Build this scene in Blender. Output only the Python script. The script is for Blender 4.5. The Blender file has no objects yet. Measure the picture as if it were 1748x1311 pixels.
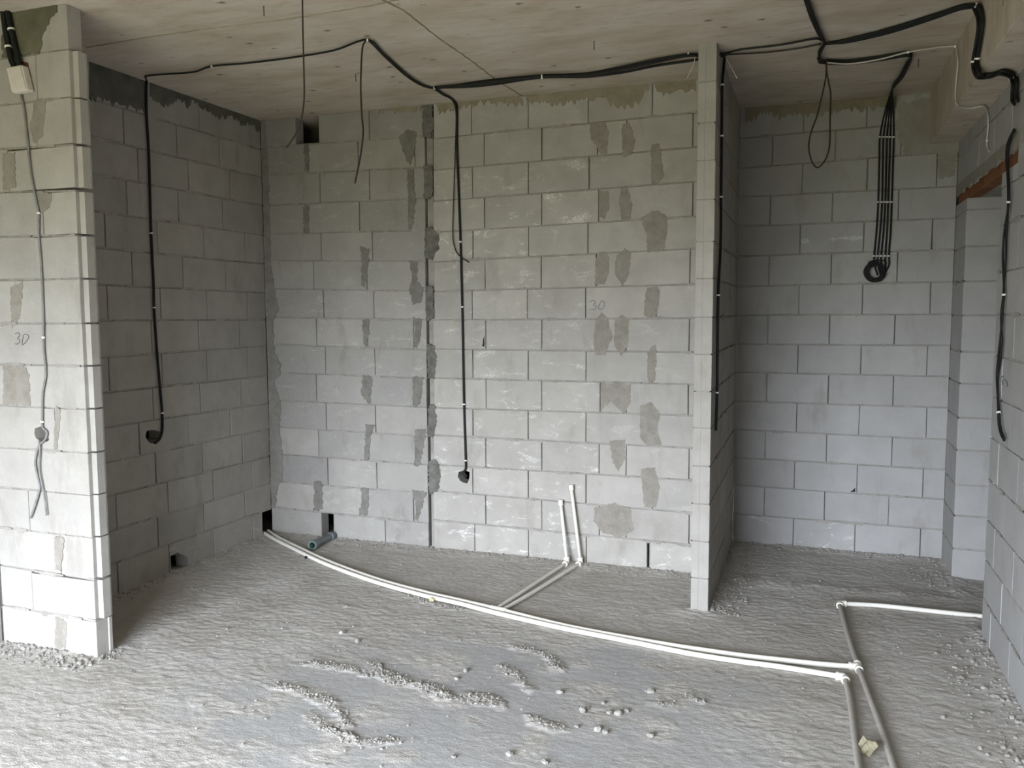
import bpy, bmesh, math, random
import numpy as np
from mathutils import Vector, Matrix

S = bpy.context.scene
COL = S.collection
random.seed(7)
RNG = np.random.default_rng(11)

# ------------------------------------------------------------------ camera, sky, exposure
cam_d = bpy.data.cameras.new('camera')
cam_d.sensor_width = 36.0
cam_d.lens = 1434.62 * 36.0 / 1748.0
cam_d.clip_start = 0.05
cam = bpy.data.objects.new('camera', cam_d)
COL.objects.link(cam)
YAW, PITCH, ROLL = 0.34155, -0.08551, -0.00428
fw = Vector((-math.sin(YAW) * math.cos(PITCH), math.cos(YAW) * math.cos(PITCH), math.sin(PITCH)))
rt = Vector((math.cos(YAW), math.sin(YAW), 0))
up = rt.cross(fw)
r2 = math.cos(ROLL) * rt + math.sin(ROLL) * up
u2 = -math.sin(ROLL) * rt + math.cos(ROLL) * up
M = Matrix((r2, u2, -fw)).transposed().to_4x4()
M.translation = Vector((1.33515, -5.1724, 1.62035))
cam.matrix_world = M
S.camera = cam

CZ = 2.985                       # ceiling
XB, YA, XA, YAR, YD, XDL, XDR, YE, XG = -2.399, -2.2094, -1.800, -2.118, -.659, .755, .848, .829, 2.178
YREAR = -6.3                     # wall with the balcony opening, behind the camera
WX0, WX1, WZ0, WZ1 = -2.1, 0.80, 0.02, 2.05

world = bpy.data.worlds.new('overcast_sky')
S.world = world
world.use_nodes = True
wt = world.node_tree
wt.nodes.clear()
wo = wt.nodes.new('ShaderNodeOutputWorld')
bg = wt.nodes.new('ShaderNodeBackground')
tc = wt.nodes.new('ShaderNodeTexCoord')
sx = wt.nodes.new('ShaderNodeSeparateXYZ')
mr = wt.nodes.new('ShaderNodeMapRange')
mr.inputs['From Min'].default_value = -0.12
mr.inputs['From Max'].default_value = 0.10
rp = wt.nodes.new('ShaderNodeValToRGB')
rp.color_ramp.elements[0].color = (0.07, 0.07, 0.028, 1)      # trees and ground below the horizon
rp.color_ramp.elements[1].color = (0.90, 0.975, 1.11, 1)      # bright overcast
wt.links.new(tc.outputs['Generated'], sx.inputs[0])
wt.links.new(sx.outputs['Z'], mr.inputs['Value'])
wt.links.new(mr.outputs['Result'], rp.inputs['Fac'])
wt.links.new(rp.outputs['Color'], bg.inputs['Color'])
bg.inputs['Strength'].default_value = 9.0
wt.links.new(bg.outputs[0], wo.inputs[0])

# portal in the balcony opening (guides the sampling of the sky, gives off nothing itself)
pl = bpy.data.lights.new('balcony_portal', 'AREA')
pl.shape = 'RECTANGLE'
pl.size, pl.size_y = WX1 - WX0, WZ1 - WZ0
pl.cycles.is_portal = True
po = bpy.data.objects.new('balcony_portal', pl)
COL.objects.link(po)
po.location = ((WX0 + WX1) / 2, YREAR - .1, (WZ0 + WZ1) / 2)
po.rotation_euler = (math.radians(90), 0, 0)

S.view_settings.view_transform = 'Standard'
S.view_settings.look = 'None'
S.view_settings.gamma = 1.0
S.view_settings.exposure = 2.2
S.view_settings.use_curve_mapping = False
try:
    S.cycles.max_bounces = 12
    S.cycles.diffuse_bounces = 8
    S.cycles.use_denoising = True
except Exception:
    pass

# ------------------------------------------------------------------ traced measurements (metres)
DATA = {'CR': {'lines': [(2.985, 0), (2.7828, 0.0172), (2.5805, 0.019), (2.3786, 0.0202), (2.1741, 0.0201), (1.9817, 0.0227), (1.7736, 0.0124), (1.5751, 0.0062), (1.3732, -0.0017), (1.177, 0.0006), (0.9819, 0.0067), (0.7848, -0.0015), (0.5845, 0.0019), (0.3889, -0.0126), (0.1864, -0.0103), (-0.03, 0)],
 'rows': [[-1.0452, -0.7765, -0.3871, 0.0047, 0.401, 0.76], [-1.048, -0.6883, -0.2975, 0.0638, 0.2458, 0.645, 0.76], [-1.0508, -0.772, -0.3866, 0.0114, 0.405, 0.76], [-1.0535, -0.6889, -0.298, 0.0731, 0.2389, 0.6506, 0.76], [-1.0562, -0.7731, -0.3869, 0.0057, 0.4104, 0.76], [-1.0545, -0.6886, -0.3029, 0.0599, 0.2272, 0.6388, 0.76], [-1.0571, -0.7816, -0.3968, -0.0084, 0.4379, 0.76], [-1.064, -0.6866, -0.2991, 0.0806, 0.2522, 0.6392, 0.76], [-1.0667, -0.7801, -0.3915, -0.0048, 0.4186, 0.76], [-1.065, -0.6866, -0.2996, 0.0878, 0.2552, 0.6389, 0.76], [-1.072, -0.7836, -0.3926, -0.0035, 0.4225, 0.76], [-1.0746, -0.6925, -0.3001, 0.0843, 0.2581, 0.6499, 0.76], [-1.0772, -0.7871, -0.3937, -0.0022, 0.4265, 0.76], [-1.0798, -0.6954, -0.3006, 0.0862, 0.2611, 0.6554, 0.76], [-1.0782, -0.7757, -0.3932, -0, 0.3966, 0.4121, 0.76]]},
 'CL': {'lines': [(2.985, 0), (2.7682, -0.0136), (2.5616, -0.0181), (2.3695, -0.0091), (2.1547, -0.0135), (1.9355, -0.0262), (1.7321, -0.0272), (1.5546, -0.0152), (1.3436, -0.0218), (1.1569, -0.0139), (0.9642, -0.0097), (0.7661, -0.0094), (0.5682, -0.0093), (0.3797, -0.0004), (0.1577, -0.0123), (-0.03, 0)],
 'rows': [[-2.399, -2.1048, -1.922, -1.5248, -1.1217], [-2.399, -2.0102, -1.615, -1.185, -1.1118], [-2.399, -1.9212, -1.5288, -1.1968, -1.1104], [-2.399, -2.0413, -1.6124, -1.235, -1.1134], [-2.399, -1.9229, -1.5166, -1.1164], [-2.399, -1.9904, -1.5646, -1.2131, -1.1193], [-2.399, -1.9147, -1.5149, -1.1178], [-2.399, -1.9777, -1.5685, -1.2128, -1.1163], [-2.399, -1.9111, -1.5144, -1.1191], [-2.399, -1.9889, -1.5586, -1.219, -1.1219], [-2.399, -1.9147, -1.5166, -1.1203], [-2.399, -1.9825, -1.574, -1.2119, -1.1187], [-2.399, -1.9108, -1.5155, -1.1215], [-2.399, -1.9937, -1.6177, -1.2317, -1.12], [-2.399, -1.9729, -1.8754, -1.4564, -1.1197]]},
 'B': {'lines': [(2.985, 0), (2.7842, -0.0042), (2.5912, 0.0041), (2.3902, 0.0015), (2.1809, -0.0022), (1.9748, -0.0074), (1.767, -0.0106), (1.5743, -0.0063), (1.3863, 0.0065), (1.1648, -0.009), (0.9643, -0.0116), (0.7743, -0.006), (0.5698, -0.012), (0.3676, -0.0129), (0.1766, -0.011), (-0.03, 0)],
 'rows': [[-2.115, -1.9043, -1.5043, -1.1043, -0.6396, 0], [-2.115, -2.0798, -1.6798, -1.2798, -0.8518, -0.4507, 0], [-2.115, -1.9818, -1.5818, -1.1818, -0.758, -0.3528, 0], [-2.115, -2.0785, -1.6785, -1.2785, -0.8581, -0.4417, 0], [-2.115, -1.8493, -1.4493, -1.0493, -0.6335, -0.2112, 0], [-2.115, -2.0625, -1.6625, -1.2625, -0.8409, -0.4279, 0], [-2.115, -1.855, -1.455, -1.0442, -0.6282, -0.204, 0], [-2.115, -1.9283, -1.5283, -1.1283, -0.7153, -0.3038, 0], [-2.115, -1.867, -1.467, -1.0545, -0.6473, -0.2236, 0], [-2.115, -1.9387, -1.5387, -1.1387, -0.7241, -0.3053, 0], [-2.115, -2.0629, -1.6629, -1.2629, -0.844, -0.4316, 0], [-2.115, -1.9411, -1.5411, -1.1411, -0.7223, -0.3081, 0], [-2.115, -1.8598, -1.4598, -1.0455, -0.6253, -0.2102, 0], [-2.115, -1.9435, -1.5435, -1.1435, -0.7279, -0.3013, 0], [-2.115, -1.8699, -1.4699, -1.0562, -0.6384, -0.2196, -0.108, 0]]},
 'A': {'lines': [(2.985, 0), (2.791, 0), (2.5784, -0.0021), (2.326, -0.0271), (2.1131, -0.033), (1.9274, -0.0254), (1.765, -0.0075), (1.5778, 0.0005), (1.3839, 0.0013), (1.1786, -0.0019), (0.9817, 0.0006), (0.7839, 0.0013), (0.58, -0.0003), (0.3359, -0.0228), (0.1505, -0.016), (-0.03, 0)],
 'rows': [[-2.395, -1.8], [-2.395, -1.9958, -1.8], [-2.395, -2.0101, -1.8], [-2.395, -2.1972, -1.8], [-2.395, -1.9991, -1.8], [-2.395, -2.0593, -1.8], [-2.395, -2.1905, -1.8], [-2.395, -2.0366, -1.8], [-2.395, -2.149, -1.8], [-2.395, -1.9877, -1.8], [-2.395, -2.0998, -1.8], [-2.395, -2.1844, -1.8], [-2.395, -1.9984, -1.8], [-2.395, -2.1898, -1.8], [-2.395, -1.9993, -1.8]]},
 'E': {'lines': [(2.985, 0), (2.7764, 0.0137), (2.5691, 0.0202), (2.392, 0.0027), (2.1942, 0.0025), (1.9896, 0.0065), (1.7807, 0.0096), (1.5889, 0.003), (1.3895, 0.0029), (1.1975, -0.0004), (0.9969, -0.0011), (0.8051, -0.0087), (0.6064, -0.0075), (0.4081, -0.0057), (0.2028, -0.0042), (-0.03, 0)],
 'rows': [[0.848, 1.2553, 1.641, 2.178], [0.848, 1.0626, 1.4556, 1.8487, 2.178], [0.848, 1.2559, 1.6554, 2.0619, 2.178], [0.848, 1.0566, 1.4482, 1.8463, 2.178], [0.848, 1.252, 1.6459, 2.0484, 2.178], [0.848, 1.0567, 1.4516, 1.8521, 2.178], [0.848, 1.2542, 1.6499, 2.0519, 2.178], [0.848, 1.0567, 1.4512, 1.8493, 2.178], [0.848, 1.256, 1.6514, 2.0474, 2.178], [0.848, 1.0572, 1.4543, 1.8532, 2.178], [0.848, 1.2579, 1.653, 2.0578, 2.178], [0.848, 1.057, 1.4537, 1.8575, 2.178], [0.848, 1.2534, 1.6498, 2.0493, 2.178], [0.848, 1.0577, 1.4509, 1.85, 2.178], [0.848, 1.2539, 1.6485, 2.0472, 2.178]]},
 'D': {'lines': [(2.985, 0), (2.793, 0), (2.587, 0), (2.397, 0), (2.197, 0), (1.982, 0), (1.791, 0), (1.589, 0), (1.394, 0), (1.197, 0), (1.002, 0), (0.797, 0), (0.592, 0), (0.386, 0), (0.184, 0), (-0.03, 0)],
 'rows': [[-0.659, -0.459, -0.059, 0.341, 0.741, 0.829], [-0.659, -0.259, 0.141, 0.541, 0.829], [-0.659, -0.459, -0.059, 0.341, 0.741, 0.829], [-0.659, -0.259, 0.141, 0.541, 0.829], [-0.659, -0.459, -0.059, 0.341, 0.741, 0.829], [-0.659, -0.259, 0.141, 0.541, 0.829], [-0.659, -0.459, -0.059, 0.341, 0.741, 0.829], [-0.659, -0.259, 0.141, 0.541, 0.829], [-0.659, -0.459, -0.059, 0.341, 0.741, 0.829], [-0.659, -0.259, 0.141, 0.541, 0.829], [-0.659, -0.459, -0.059, 0.341, 0.741, 0.829], [-0.659, -0.259, 0.141, 0.541, 0.829], [-0.659, -0.459, -0.059, 0.341, 0.741, 0.829], [-0.659, -0.259, 0.141, 0.541, 0.829], [-0.659, -0.459, -0.059, 0.341, 0.741, 0.829]]},
 'SM': [('C', [(0.0151, 2.7753), (0.1076, 2.7823), (0.1373, 2.7202), (0.1234, 2.5906), (0.0865, 2.5859), (0.0192, 2.6935)],
 'm'), ('C', [(0.2173, 2.7598), (0.2643, 2.7666), (0.3012, 2.6558), (0.2838, 2.58), (0.226, 2.5627), (0.218, 2.6617)],
 'm'), ('C', [(0.3979, 2.6316), (0.4475, 2.6247), (0.4778, 2.4356), (0.4499, 2.3953), (0.4002, 2.3911)],
 'm'), ('C', [(0.0801, 2.3655), (0.1357, 2.3662), (0.14, 2.2589), (0.1144, 2.192), (0.0809, 2.2077)],
 'm'), ('C', [(0.2127, 2.3728), (0.2564, 2.3776), (0.2827, 2.2702), (0.2725, 2.182), (0.2141, 2.1808), (0.1987, 2.2919)],
 'm'), ('C', [(0.334, 2.1902), (0.3948, 2.2229), (0.4481, 2.2346), (0.5018, 2.1833), (0.4959, 2.0854), (0.4757, 1.9875), (0.3792, 1.976), (0.3745, 2.0896)],
 'm'), ('C', [(0.0558, 1.9557), (0.1043, 1.9979), (0.1379, 1.9681), (0.1422, 1.8632), (0.1128, 1.7875), (0.0528, 1.792)],
 'm'), ('C', [(0.186, 1.9704), (0.2373, 2.0085), (0.2777, 1.9787), (0.2678, 1.8428), (0.2316, 1.7822), (0.1795, 1.8444)],
 'm'), ('C', [(0.3776, 1.7693), (0.4351, 1.7756), (0.4606, 1.7326), (0.437, 1.5898), (0.3831, 1.5719), (0.3573, 1.608)],
 'm'), ('C', [(0.0613, 1.5723), (0.0912, 1.6162), (0.1364, 1.5722), (0.1632, 1.4625), (0.1227, 1.3482), (0.0547, 1.3473), (0.0428, 1.4618)],
 'm'), ('C', [(0.1812, 1.5722), (0.2255, 1.6012), (0.2699, 1.5721), (0.2638, 1.4085), (0.2199, 1.3422), (0.1748, 1.4076)],
 'm'), ('C', [(0.3849, 1.3734), (0.4316, 1.4172), (0.4429, 1.3741), (0.434, 1.1856), (0.3904, 1.1846)],
 'm'), ('C', [(0.0934, 1.1738), (0.2877, 1.1785), (0.2814, 1.0423), (0.2373, 0.9817), (0.1619, 1.0569), (0.0942, 0.9988)],
 'm'), ('C', [(0.3442, 1.037), (0.4134, 1.0612), (0.465, 0.9936), (0.4516, 0.8834), (0.478, 0.7929), (0.3906, 0.7812), (0.3422, 0.8417)],
 'm'), ('C', [(0.1483, 0.8066), (0.2459, 0.8187), (0.2542, 0.7073), (0.2099, 0.6075), (0.1718, 0.6653)],
 'm'), ('C', [(0.3514, 0.6383), (0.4395, 0.6509), (0.4699, 0.5344), (0.4494, 0.3993), (0.3758, 0.3938)],
 'm'), ('C', [(0.0512, 0.3696), (0.1885, 0.4101), (0.2941, 0.3727), (0.3102, 0.242), (0.2278, 0.1857), (0.1135, 0.2064), (0.0516, 0.2778)],
 'm'), ('C', [(-0.4126, 2.9823), (0.3872, 2.9982), (0.3805, 2.9611), (0.3172, 2.8804), (0.2456, 2.8587), (0.1547, 2.8768), (0.0995, 2.934), (0.0072, 2.9244), (-0.0675, 2.9238), (-0.1619, 2.9105), (-0.2767, 2.9274), (-0.3736, 2.9356)],
 'b'), ('C', [(0.4048, 3), (0.6576, 3.0101), (0.6587, 2.9358), (0.5281, 2.9204), (0.4302, 2.9223)],
 'b'), ('C', [(-1.0264, 3.0116), (-0.4322, 2.984), (-0.4206, 2.9323), (-0.551, 2.9506), (-0.712, 2.9643), (-0.8765, 2.9447), (-1.0021, 2.9363)],
 'b'), ('C', [(-1.6575, 3.0172), (-1.1369, 3.0117), (-1.1291, 2.9656), (-1.2585, 2.9573), (-1.4783, 2.9753)],
 'b'), ('C', [(-2.0455, 2.7933), (-1.998, 2.7901), (-2.0075, 2.6259), (-2.0366, 2.6115)],
 'n'), ('C', [(-1.3051, 2.7884), (-1.2389, 2.8335), (-1.1657, 2.8128), (-1.1851, 2.6765), (-1.2211, 2.5904), (-1.2632, 2.6816)],
 'n'), ('C', [(-1.2476, 2.5727), (-1.1955, 2.562), (-1.1814, 2.3567), (-1.2103, 2.1832), (-1.2407, 2.1921), (-1.2327, 2.4173)],
 'n'), ('C', [(-2.0677, 2.3698), (-2.0052, 2.3751), (-2.0159, 2.172), (-2.054, 2.1815)],
 'n'), ('C', [(-1.6151, 2.0782), (-1.5334, 2.0558), (-1.5446, 1.9563), (-1.5756, 1.7883), (-1.612, 1.8049), (-1.5998, 1.9375)],
 'n'), ('C', [(-1.2401, 1.965), (-1.17, 1.9633), (-1.1808, 1.8302), (-1.1291, 1.7902), (-1.1567, 1.6921), (-1.214, 1.6728), (-1.2432, 1.7759), (-1.2158, 1.8386)],
 'n'), ('C', [(-1.6079, 1.5742), (-1.5573, 1.5741), (-1.5503, 1.4728), (-1.5798, 1.3831), (-1.6018, 1.4318)],
 'n'), ('C', [(-1.211, 1.5857), (-1.141, 1.5737), (-1.1602, 1.4548), (-1.1879, 1.371), (-1.214, 1.3947), (-1.2033, 1.5142)],
 'n'), ('C', [(-1.6072, 1.1863), (-1.5334, 1.1797), (-1.556, 0.9821), (-1.6015, 1.0218), (-1.6287, 1.054)],
 'n'), ('C', [(-1.2173, 1.1865), (-1.1468, 1.176), (-1.1671, 0.9948), (-1.2118, 0.9691), (-1.2279, 1.0735)],
 'n'), ('C', [(-1.5962, 0.8359), (-1.5221, 0.8349), (-1.5608, 0.7545), (-1.5736, 0.5876), (-1.611, 0.5855)],
 'n'), ('C', [(-1.2143, 0.811), (-1.1254, 0.827), (-1.1447, 0.7128), (-1.1824, 0.5684), (-1.2181, 0.5663)],
 'n'), ('C', [(-2.0226, 0.4041), (-1.9589, 0.4082), (-1.9545, 0.211), (-2.0336, 0.1878)],
 'n'), ('C', [(-1.6435, 0.3863), (-1.5735, 0.3742), (-1.5915, 0.1877), (-1.6668, 0.1903), (-1.6363, 0.2899)],
 'n'), ('C', [(-1.2432, 0.3965), (-1.1317, 0.3877), (-1.1596, 0.3037), (-1.1973, 0.1772), (-1.2239, 0.1957), (-1.2133, 0.2998)],
 'n'), ('C', [(-1.1192, 2.1721), (-1.0757, 2.1976), (-1.0123, 2.1374), (-1.0221, 2.0411), (-1.066, 1.9647), (-1.1176, 1.9855)],
 'd'), ('C', [(-1.1159, 1.8017), (-1.0597, 1.797), (-1.0627, 1.5736), (-1.1149, 1.5618)],
 'd'), ('C', [(-1.1128, 1.4036), (-1.0564, 1.3961), (-1.0406, 1.2776), (-1.0593, 1.1779), (-1.1117, 1.1728)],
 'd'), ('C', [(-1.1055, 0.9888), (-1.0617, 0.9983), (-1.0455, 0.8987), (-1.0734, 0.7769), (-1.1174, 0.7749)],
 'd'), ('C', [(-1.1109, 0.6091), (-1.0536, 0.6163), (-1.0196, 0.5373), (-1.0433, 0.3937), (-1.1141, 0.3766)],
 'd'), ('C', [(-1.1243, 2.9993), (-1.0563, 2.9935), (-1.0456, 2.8455), (-1.0678, 2.7714), (-1.1233, 2.7792)],
 'd'), ('C', [(-1.1174, 2.5956), (-1.0576, 2.5805), (-1.0557, 2.4084), (-1.082, 2.3636), (-1.1206, 2.3731)],
 'd'), ('C', [(-2.3881, 3.013), (-2.3586, 3.0107), (-2.3433, 2.5967), (-2.3397, 1.9746), (-2.3119, 1.7646), (-2.2763, 1.6381), (-2.3382, 1.575), (-2.3361, 1.3417), (-2.2788, 1.2574), (-2.2916, 1.1719), (-2.3432, 1.128), (-2.2885, 0.958), (-2.3042, 0.7853), (-2.2861, 0.5698), (-2.2968, 0.3952), (-2.3388, 0.3488), (-2.3645, 0.189), (-2.3953, 0.1867), (-2.3895, 0.9547), (-2.3848, 1.6809), (-2.3874, 2.1848), (-2.3913, 2.6407)],
 'c'), ('A', [(-1.9762, 1.2004), (-1.9457, 1.174), (-1.9837, 0.979), (-2.0045, 0.9918)],
 'm'), ('A', [(-2.0481, 0.1743), (-1.9759, 0.1542), (-1.9951, 0.0276), (-2.0594, 0.0045)],
 'm'), ('A', [(-2.0292, 0.5687), (-1.9675, 0.5655), (-2.0001, 0.4007), (-2.0327, 0.406)],
 'm'), ('A', [(-2.0096, 2.5901), (-1.9398, 2.5841), (-1.9722, 2.4182), (-2.0303, 2.3962), (-2.046, 2.4759)],
 'm'), ('A', [(-2.2243, 2.3643), (-2.1512, 2.3648), (-2.152, 2.2051), (-2.2333, 2.196)],
 'm'), ('A', [(-2.0379, 2.1859), (-1.94, 2.1677), (-1.9549, 2.1026), (-2.0097, 2.0785)],
 'm'), ('A', [(-2.1395, 1.7734), (-2.1661, 1.6097), (-2.2294, 1.5546), (-2.2225, 1.7473)],
 'm'), ('A', [(-2.1676, 1.3835), (-2.1343, 1.3342), (-2.1371, 1.1896), (-2.3094, 1.1895), (-2.2955, 1.3729)],
 'm'), ('A', [(-2.1702, 3.0311), (-1.8602, 2.9983), (-1.8527, 2.9571), (-1.8994, 2.9248), (-1.9371, 2.8784), (-1.9518, 2.8162), (-1.9744, 2.793), (-2.1885, 2.7891)],
 'o'), ('E', [(0.8793, 2.9975), (1.8109, 2.9778), (1.8127, 2.923), (1.6404, 2.9117), (1.464, 2.915), (1.3568, 2.8975), (1.2105, 2.9206), (1.1, 2.899), (1.0241, 2.951), (0.9494, 2.9109), (0.8811, 2.9008)],
 'b'), ('E', [(1.8295, 2.9289), (2.0337, 2.9584), (2.0493, 2.7011), (2.1888, 2.6768), (2.172, 2.5988), (2.1638, 2.462), (2.0783, 2.4451), (2.0593, 2.6062), (1.8739, 2.611), (1.8173, 2.7764)],
 'e'), ('E', [(1.421, 2.0927), (1.5218, 2.1047), (1.6358, 2.1084), (1.6401, 2.0818), (1.5941, 2.0757), (1.5222, 2.0894), (1.4431, 2.0805)],
 'k'), ('E', [(1.2559, 2.0904), (1.2963, 2.1007), (1.3154, 2.073), (1.2676, 2.0668)],
 'k'), ('B', [(-1.5096, 2.9834), (-1.1077, 2.9914), (-1.118, 2.8074), (-1.2138, 2.7998), (-1.3233, 2.7951), (-1.4279, 2.7971), (-1.5207, 2.7945)],
 'f'), ('B', [(-1.061, 2.993), (-0.0265, 2.9961), (-0.0101, 2.918), (-0.1291, 2.9266), (-0.2254, 2.9228), (-0.3172, 2.9505), (-0.4565, 2.9172), (-0.5817, 2.9314), (-0.6624, 2.9722), (-0.7561, 2.922), (-0.8482, 2.9438), (-0.9274, 2.8732), (-0.9997, 2.8951), (-1.0659, 2.9037)],
 'f')],
 'HOLES': {'socketA': ('A', [(-2.1155, 1.0787), (-2.078, 1.0887), (-2.0459, 1.0789), (-2.0312, 1.0267), (-2.0757, 1.0162), (-2.1112, 1.0341), (-2.1244, 1.0559)]), 'socketB': ('B', [(-1.2045, 0.9223), (-1.1473, 0.9217), (-1.0851, 0.8989), (-1.0824, 0.8587), (-1.1332, 0.8265), (-1.1896, 0.8493), (-1.2158, 0.8885)]), 'socketC': ('C', [(-0.8894, 0.5412), (-0.8377, 0.5563), (-0.8079, 0.5461), (-0.8169, 0.4895), (-0.83, 0.4646), (-0.8771, 0.4816), (-0.894, 0.5087)]), 'floorB': ('B', [(-1.053, 0.1095), (-0.9856, 0.117), (-0.8983, 0.0623), (-0.8858, -0.0068), (-1.0578, 0.0212)]), 'slitC': ('C', [(-0.7142, 1.3955), (-0.7056, 1.4381), (-0.6949, 1.4691), (-0.6898, 1.4382), (-0.6914, 1.3918)]), 'notchE': ('E', [(1.6087, 0.4049), (1.6265, 0.4221), (1.6442, 0.4392), (1.6452, 0.4034)]), 'cornerB': ('B', [(-0.1106, 0.133), (-0.0598, 0.1692), (-0.009, 0.1884), (-0.0031, 0.0104), (-0.1091, 0.0195)])},
 'coil': [1.7156, 0.809, 1.8705],
 'P': {'ceilB': [(-2.2611, -1.2201, 2.973), (-1.976, -1.1891, 2.973), (-1.8023, -1.2452, 2.973), (-1.5937, -1.2258, 2.973), (-1.2949, -1.2273, 2.973), (-1.0271, -1.2564, 2.973), (-0.7817, -1.3459, 2.973)],
 'dropB': [(-2.387, -1.1022, 2.9883), (-2.387, -1.1122, 2.8077), (-2.387, -1.1067, 2.5717), (-2.387, -1.1142, 2.0977), (-2.387, -1.111, 1.8133), (-2.387, -1.1149, 1.6559), (-2.387, -1.1054, 1.3915), (-2.387, -1.087, 1.1049), (-2.387, -1.0822, 1.0145), (-2.387, -1.0881, 0.9071), (-2.387, -1.1154, 0.8568), (-2.387, -1.1551, 0.8411)],
 'c1': [(-0.7817, -1.3459, 2.973), (-0.8144, -1.114, 2.973), (-0.866, -0.7756, 2.973), (-0.8845, -0.5487, 2.973), (-0.8464, -0.4093, 2.973)],
 'c2': [(-0.7862, -1.3379, 2.973), (-0.8388, -1.0357, 2.973), (-0.8933, -0.6845, 2.973), (-0.8963, -0.4843, 2.973), (-0.852, -0.3971, 2.973)],
 'bund1': [(-0.8265, -0.4525, 2.971), (-0.6086, -0.447, 2.971), (-0.4178, -0.4628, 2.971), (-0.1542, -0.4489, 2.971), (0.0925, -0.4012, 2.971), (0.3071, -0.4559, 2.971), (0.5146, -0.5289, 2.971), (0.6902, -0.5625, 2.971), (0.7622, -0.5304, 2.971), (0.8712, -0.506, 2.971), (0.8963, -0.518, 2.971)],
 'bund4': [(-0.8247, -0.4566, 2.963), (-0.6069, -0.4514, 2.963), (-0.4161, -0.4676, 2.963), (-0.1508, -0.4598, 2.963), (0.0939, -0.4066, 2.963), (0.306, -0.4507, 2.963), (0.513, -0.5195, 2.963), (0.6905, -0.5642, 2.963), (0.7631, -0.5372, 2.963), (0.873, -0.5233, 2.963), (0.898, -0.5354, 2.963)],
 'bund2': [(-0.8376, -0.4285, 2.971), (-0.6308, -0.3933, 2.971), (-0.4397, -0.4043, 2.971), (-0.1633, -0.4201, 2.971), (0.0805, -0.355, 2.971), (0.2926, -0.3887, 2.971), (0.5034, -0.4648, 2.971), (0.6846, -0.5211, 2.971), (0.7578, -0.4939, 2.971), (0.878, -0.482, 2.971)],
 'bund3': [(-0.8488, -0.4042, 2.971), (-0.6409, -0.3691, 2.971), (-0.4531, -0.3684, 2.971), (-0.167, -0.4085, 2.971), (0.0744, -0.3315, 2.971), (0.2827, -0.3429, 2.971), (0.4939, -0.41, 2.971), (0.673, -0.4361, 2.971), (0.7528, -0.4515, 2.971), (0.877, -0.4715, 2.971)],
 'dropC': [(-0.8813, -0.012, 2.9797), (-0.8713, -0.012, 2.9454), (-0.8736, -0.012, 2.7365), (-0.8647, -0.012, 2.3972), (-0.8555, -0.012, 2.0814), (-0.8472, -0.012, 1.6548), (-0.841, -0.012, 1.0068), (-0.832, -0.012, 0.6266), (-0.8325, -0.012, 0.5707), (-0.8456, -0.012, 0.546), (-0.8245, -0.012, 0.5153)],
 'dropC2': [(-0.883, -0.018, 2.971), (-0.8772, -0.018, 2.9296), (-0.8843, -0.018, 2.6612), (-0.9005, -0.018, 2.3224), (-0.9071, -0.018, 2.1131), (-0.8829, -0.018, 2.0168), (-0.8373, -0.018, 1.9735), (-0.7917, -0.018, 1.9457)],
 'ctoC': [(-0.8464, -0.4093, 2.973), (-0.8546, -0.3403, 2.973), (-0.8616, -0.2462, 2.973), (-0.8535, -0.1742, 2.973)],
 'hangB': [(-0.7878, -1.3349, 2.9769), (-0.815, -1.3349, 2.9457), (-0.8281, -1.3349, 2.8043), (-0.83, -1.3349, 2.7183), (-0.8259, -1.3349, 2.6027), (-0.8208, -1.3349, 2.5301), (-0.8365, -1.3349, 2.4238), (-0.8737, -1.3349, 2.2769)],
 'hangL': [(-0.7773, -1.92, 3.0058), (-0.779, -1.92, 2.8487), (-0.779, -1.92, 2.6504), (-0.7819, -1.92, 2.5509), (-0.7994, -1.92, 2.4645), (-0.8345, -1.92, 2.399), (-0.8785, -1.92, 2.3513)],
 'r1': [(0.8696, -0.4887, 2.973), (0.8965, -0.5214, 2.973), (0.957, -0.5358, 2.973), (1.1458, -0.5427, 2.973), (1.3202, -0.5864, 2.973), (1.3565, -0.5341, 2.973)],
 'r2': [(0.8686, -0.4783, 2.973), (1.0541, -0.4416, 2.973), (1.2294, -0.4503, 2.973), (1.3486, -0.4875, 2.973)],
 'top0': [(1.257, -1.3215, 2.973), (1.2745, -1.1593, 2.973), (1.2984, -0.9159, 2.973), (1.3334, -0.6572, 2.973), (1.3626, -0.4924, 2.973), (1.35, -0.3531, 2.973), (1.3368, -0.1819, 2.973)],
 'top1': [(1.2642, -1.3304, 2.969), (1.2819, -1.1685, 2.969), (1.3062, -0.9257, 2.969), (1.3388, -0.6685, 2.969), (1.3625, -0.5062, 2.969), (1.3442, -0.3695, 2.969), (1.3458, -0.1934, 2.969)],
 'top2': [(1.2713, -1.3392, 2.965), (1.2892, -1.1777, 2.965), (1.3139, -0.9355, 2.965), (1.3442, -0.6799, 2.965), (1.3624, -0.52, 2.965), (1.3384, -0.3859, 2.965), (1.3547, -0.2048, 2.965)],
 'right0': [(1.3627, -0.4823, 2.973), (1.4805, -0.5174, 2.973), (1.6601, -0.6185, 2.973), (1.8451, -0.7632, 2.973), (1.9304, -0.8345, 2.973), (1.9908, -0.8353, 2.973)],
 'right1': [(1.3626, -0.4927, 2.97), (1.4809, -0.508, 2.97), (1.6617, -0.6007, 2.97), (1.8467, -0.7517, 2.97), (1.9315, -0.8278, 2.97), (1.9919, -0.8286, 2.97)],
 'right2': [(1.3626, -0.5031, 2.967), (1.4814, -0.4986, 2.967), (1.6632, -0.5828, 2.967), (1.8483, -0.74, 2.967), (1.9326, -0.821, 2.967), (1.9932, -0.8219, 2.967)],
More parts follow.
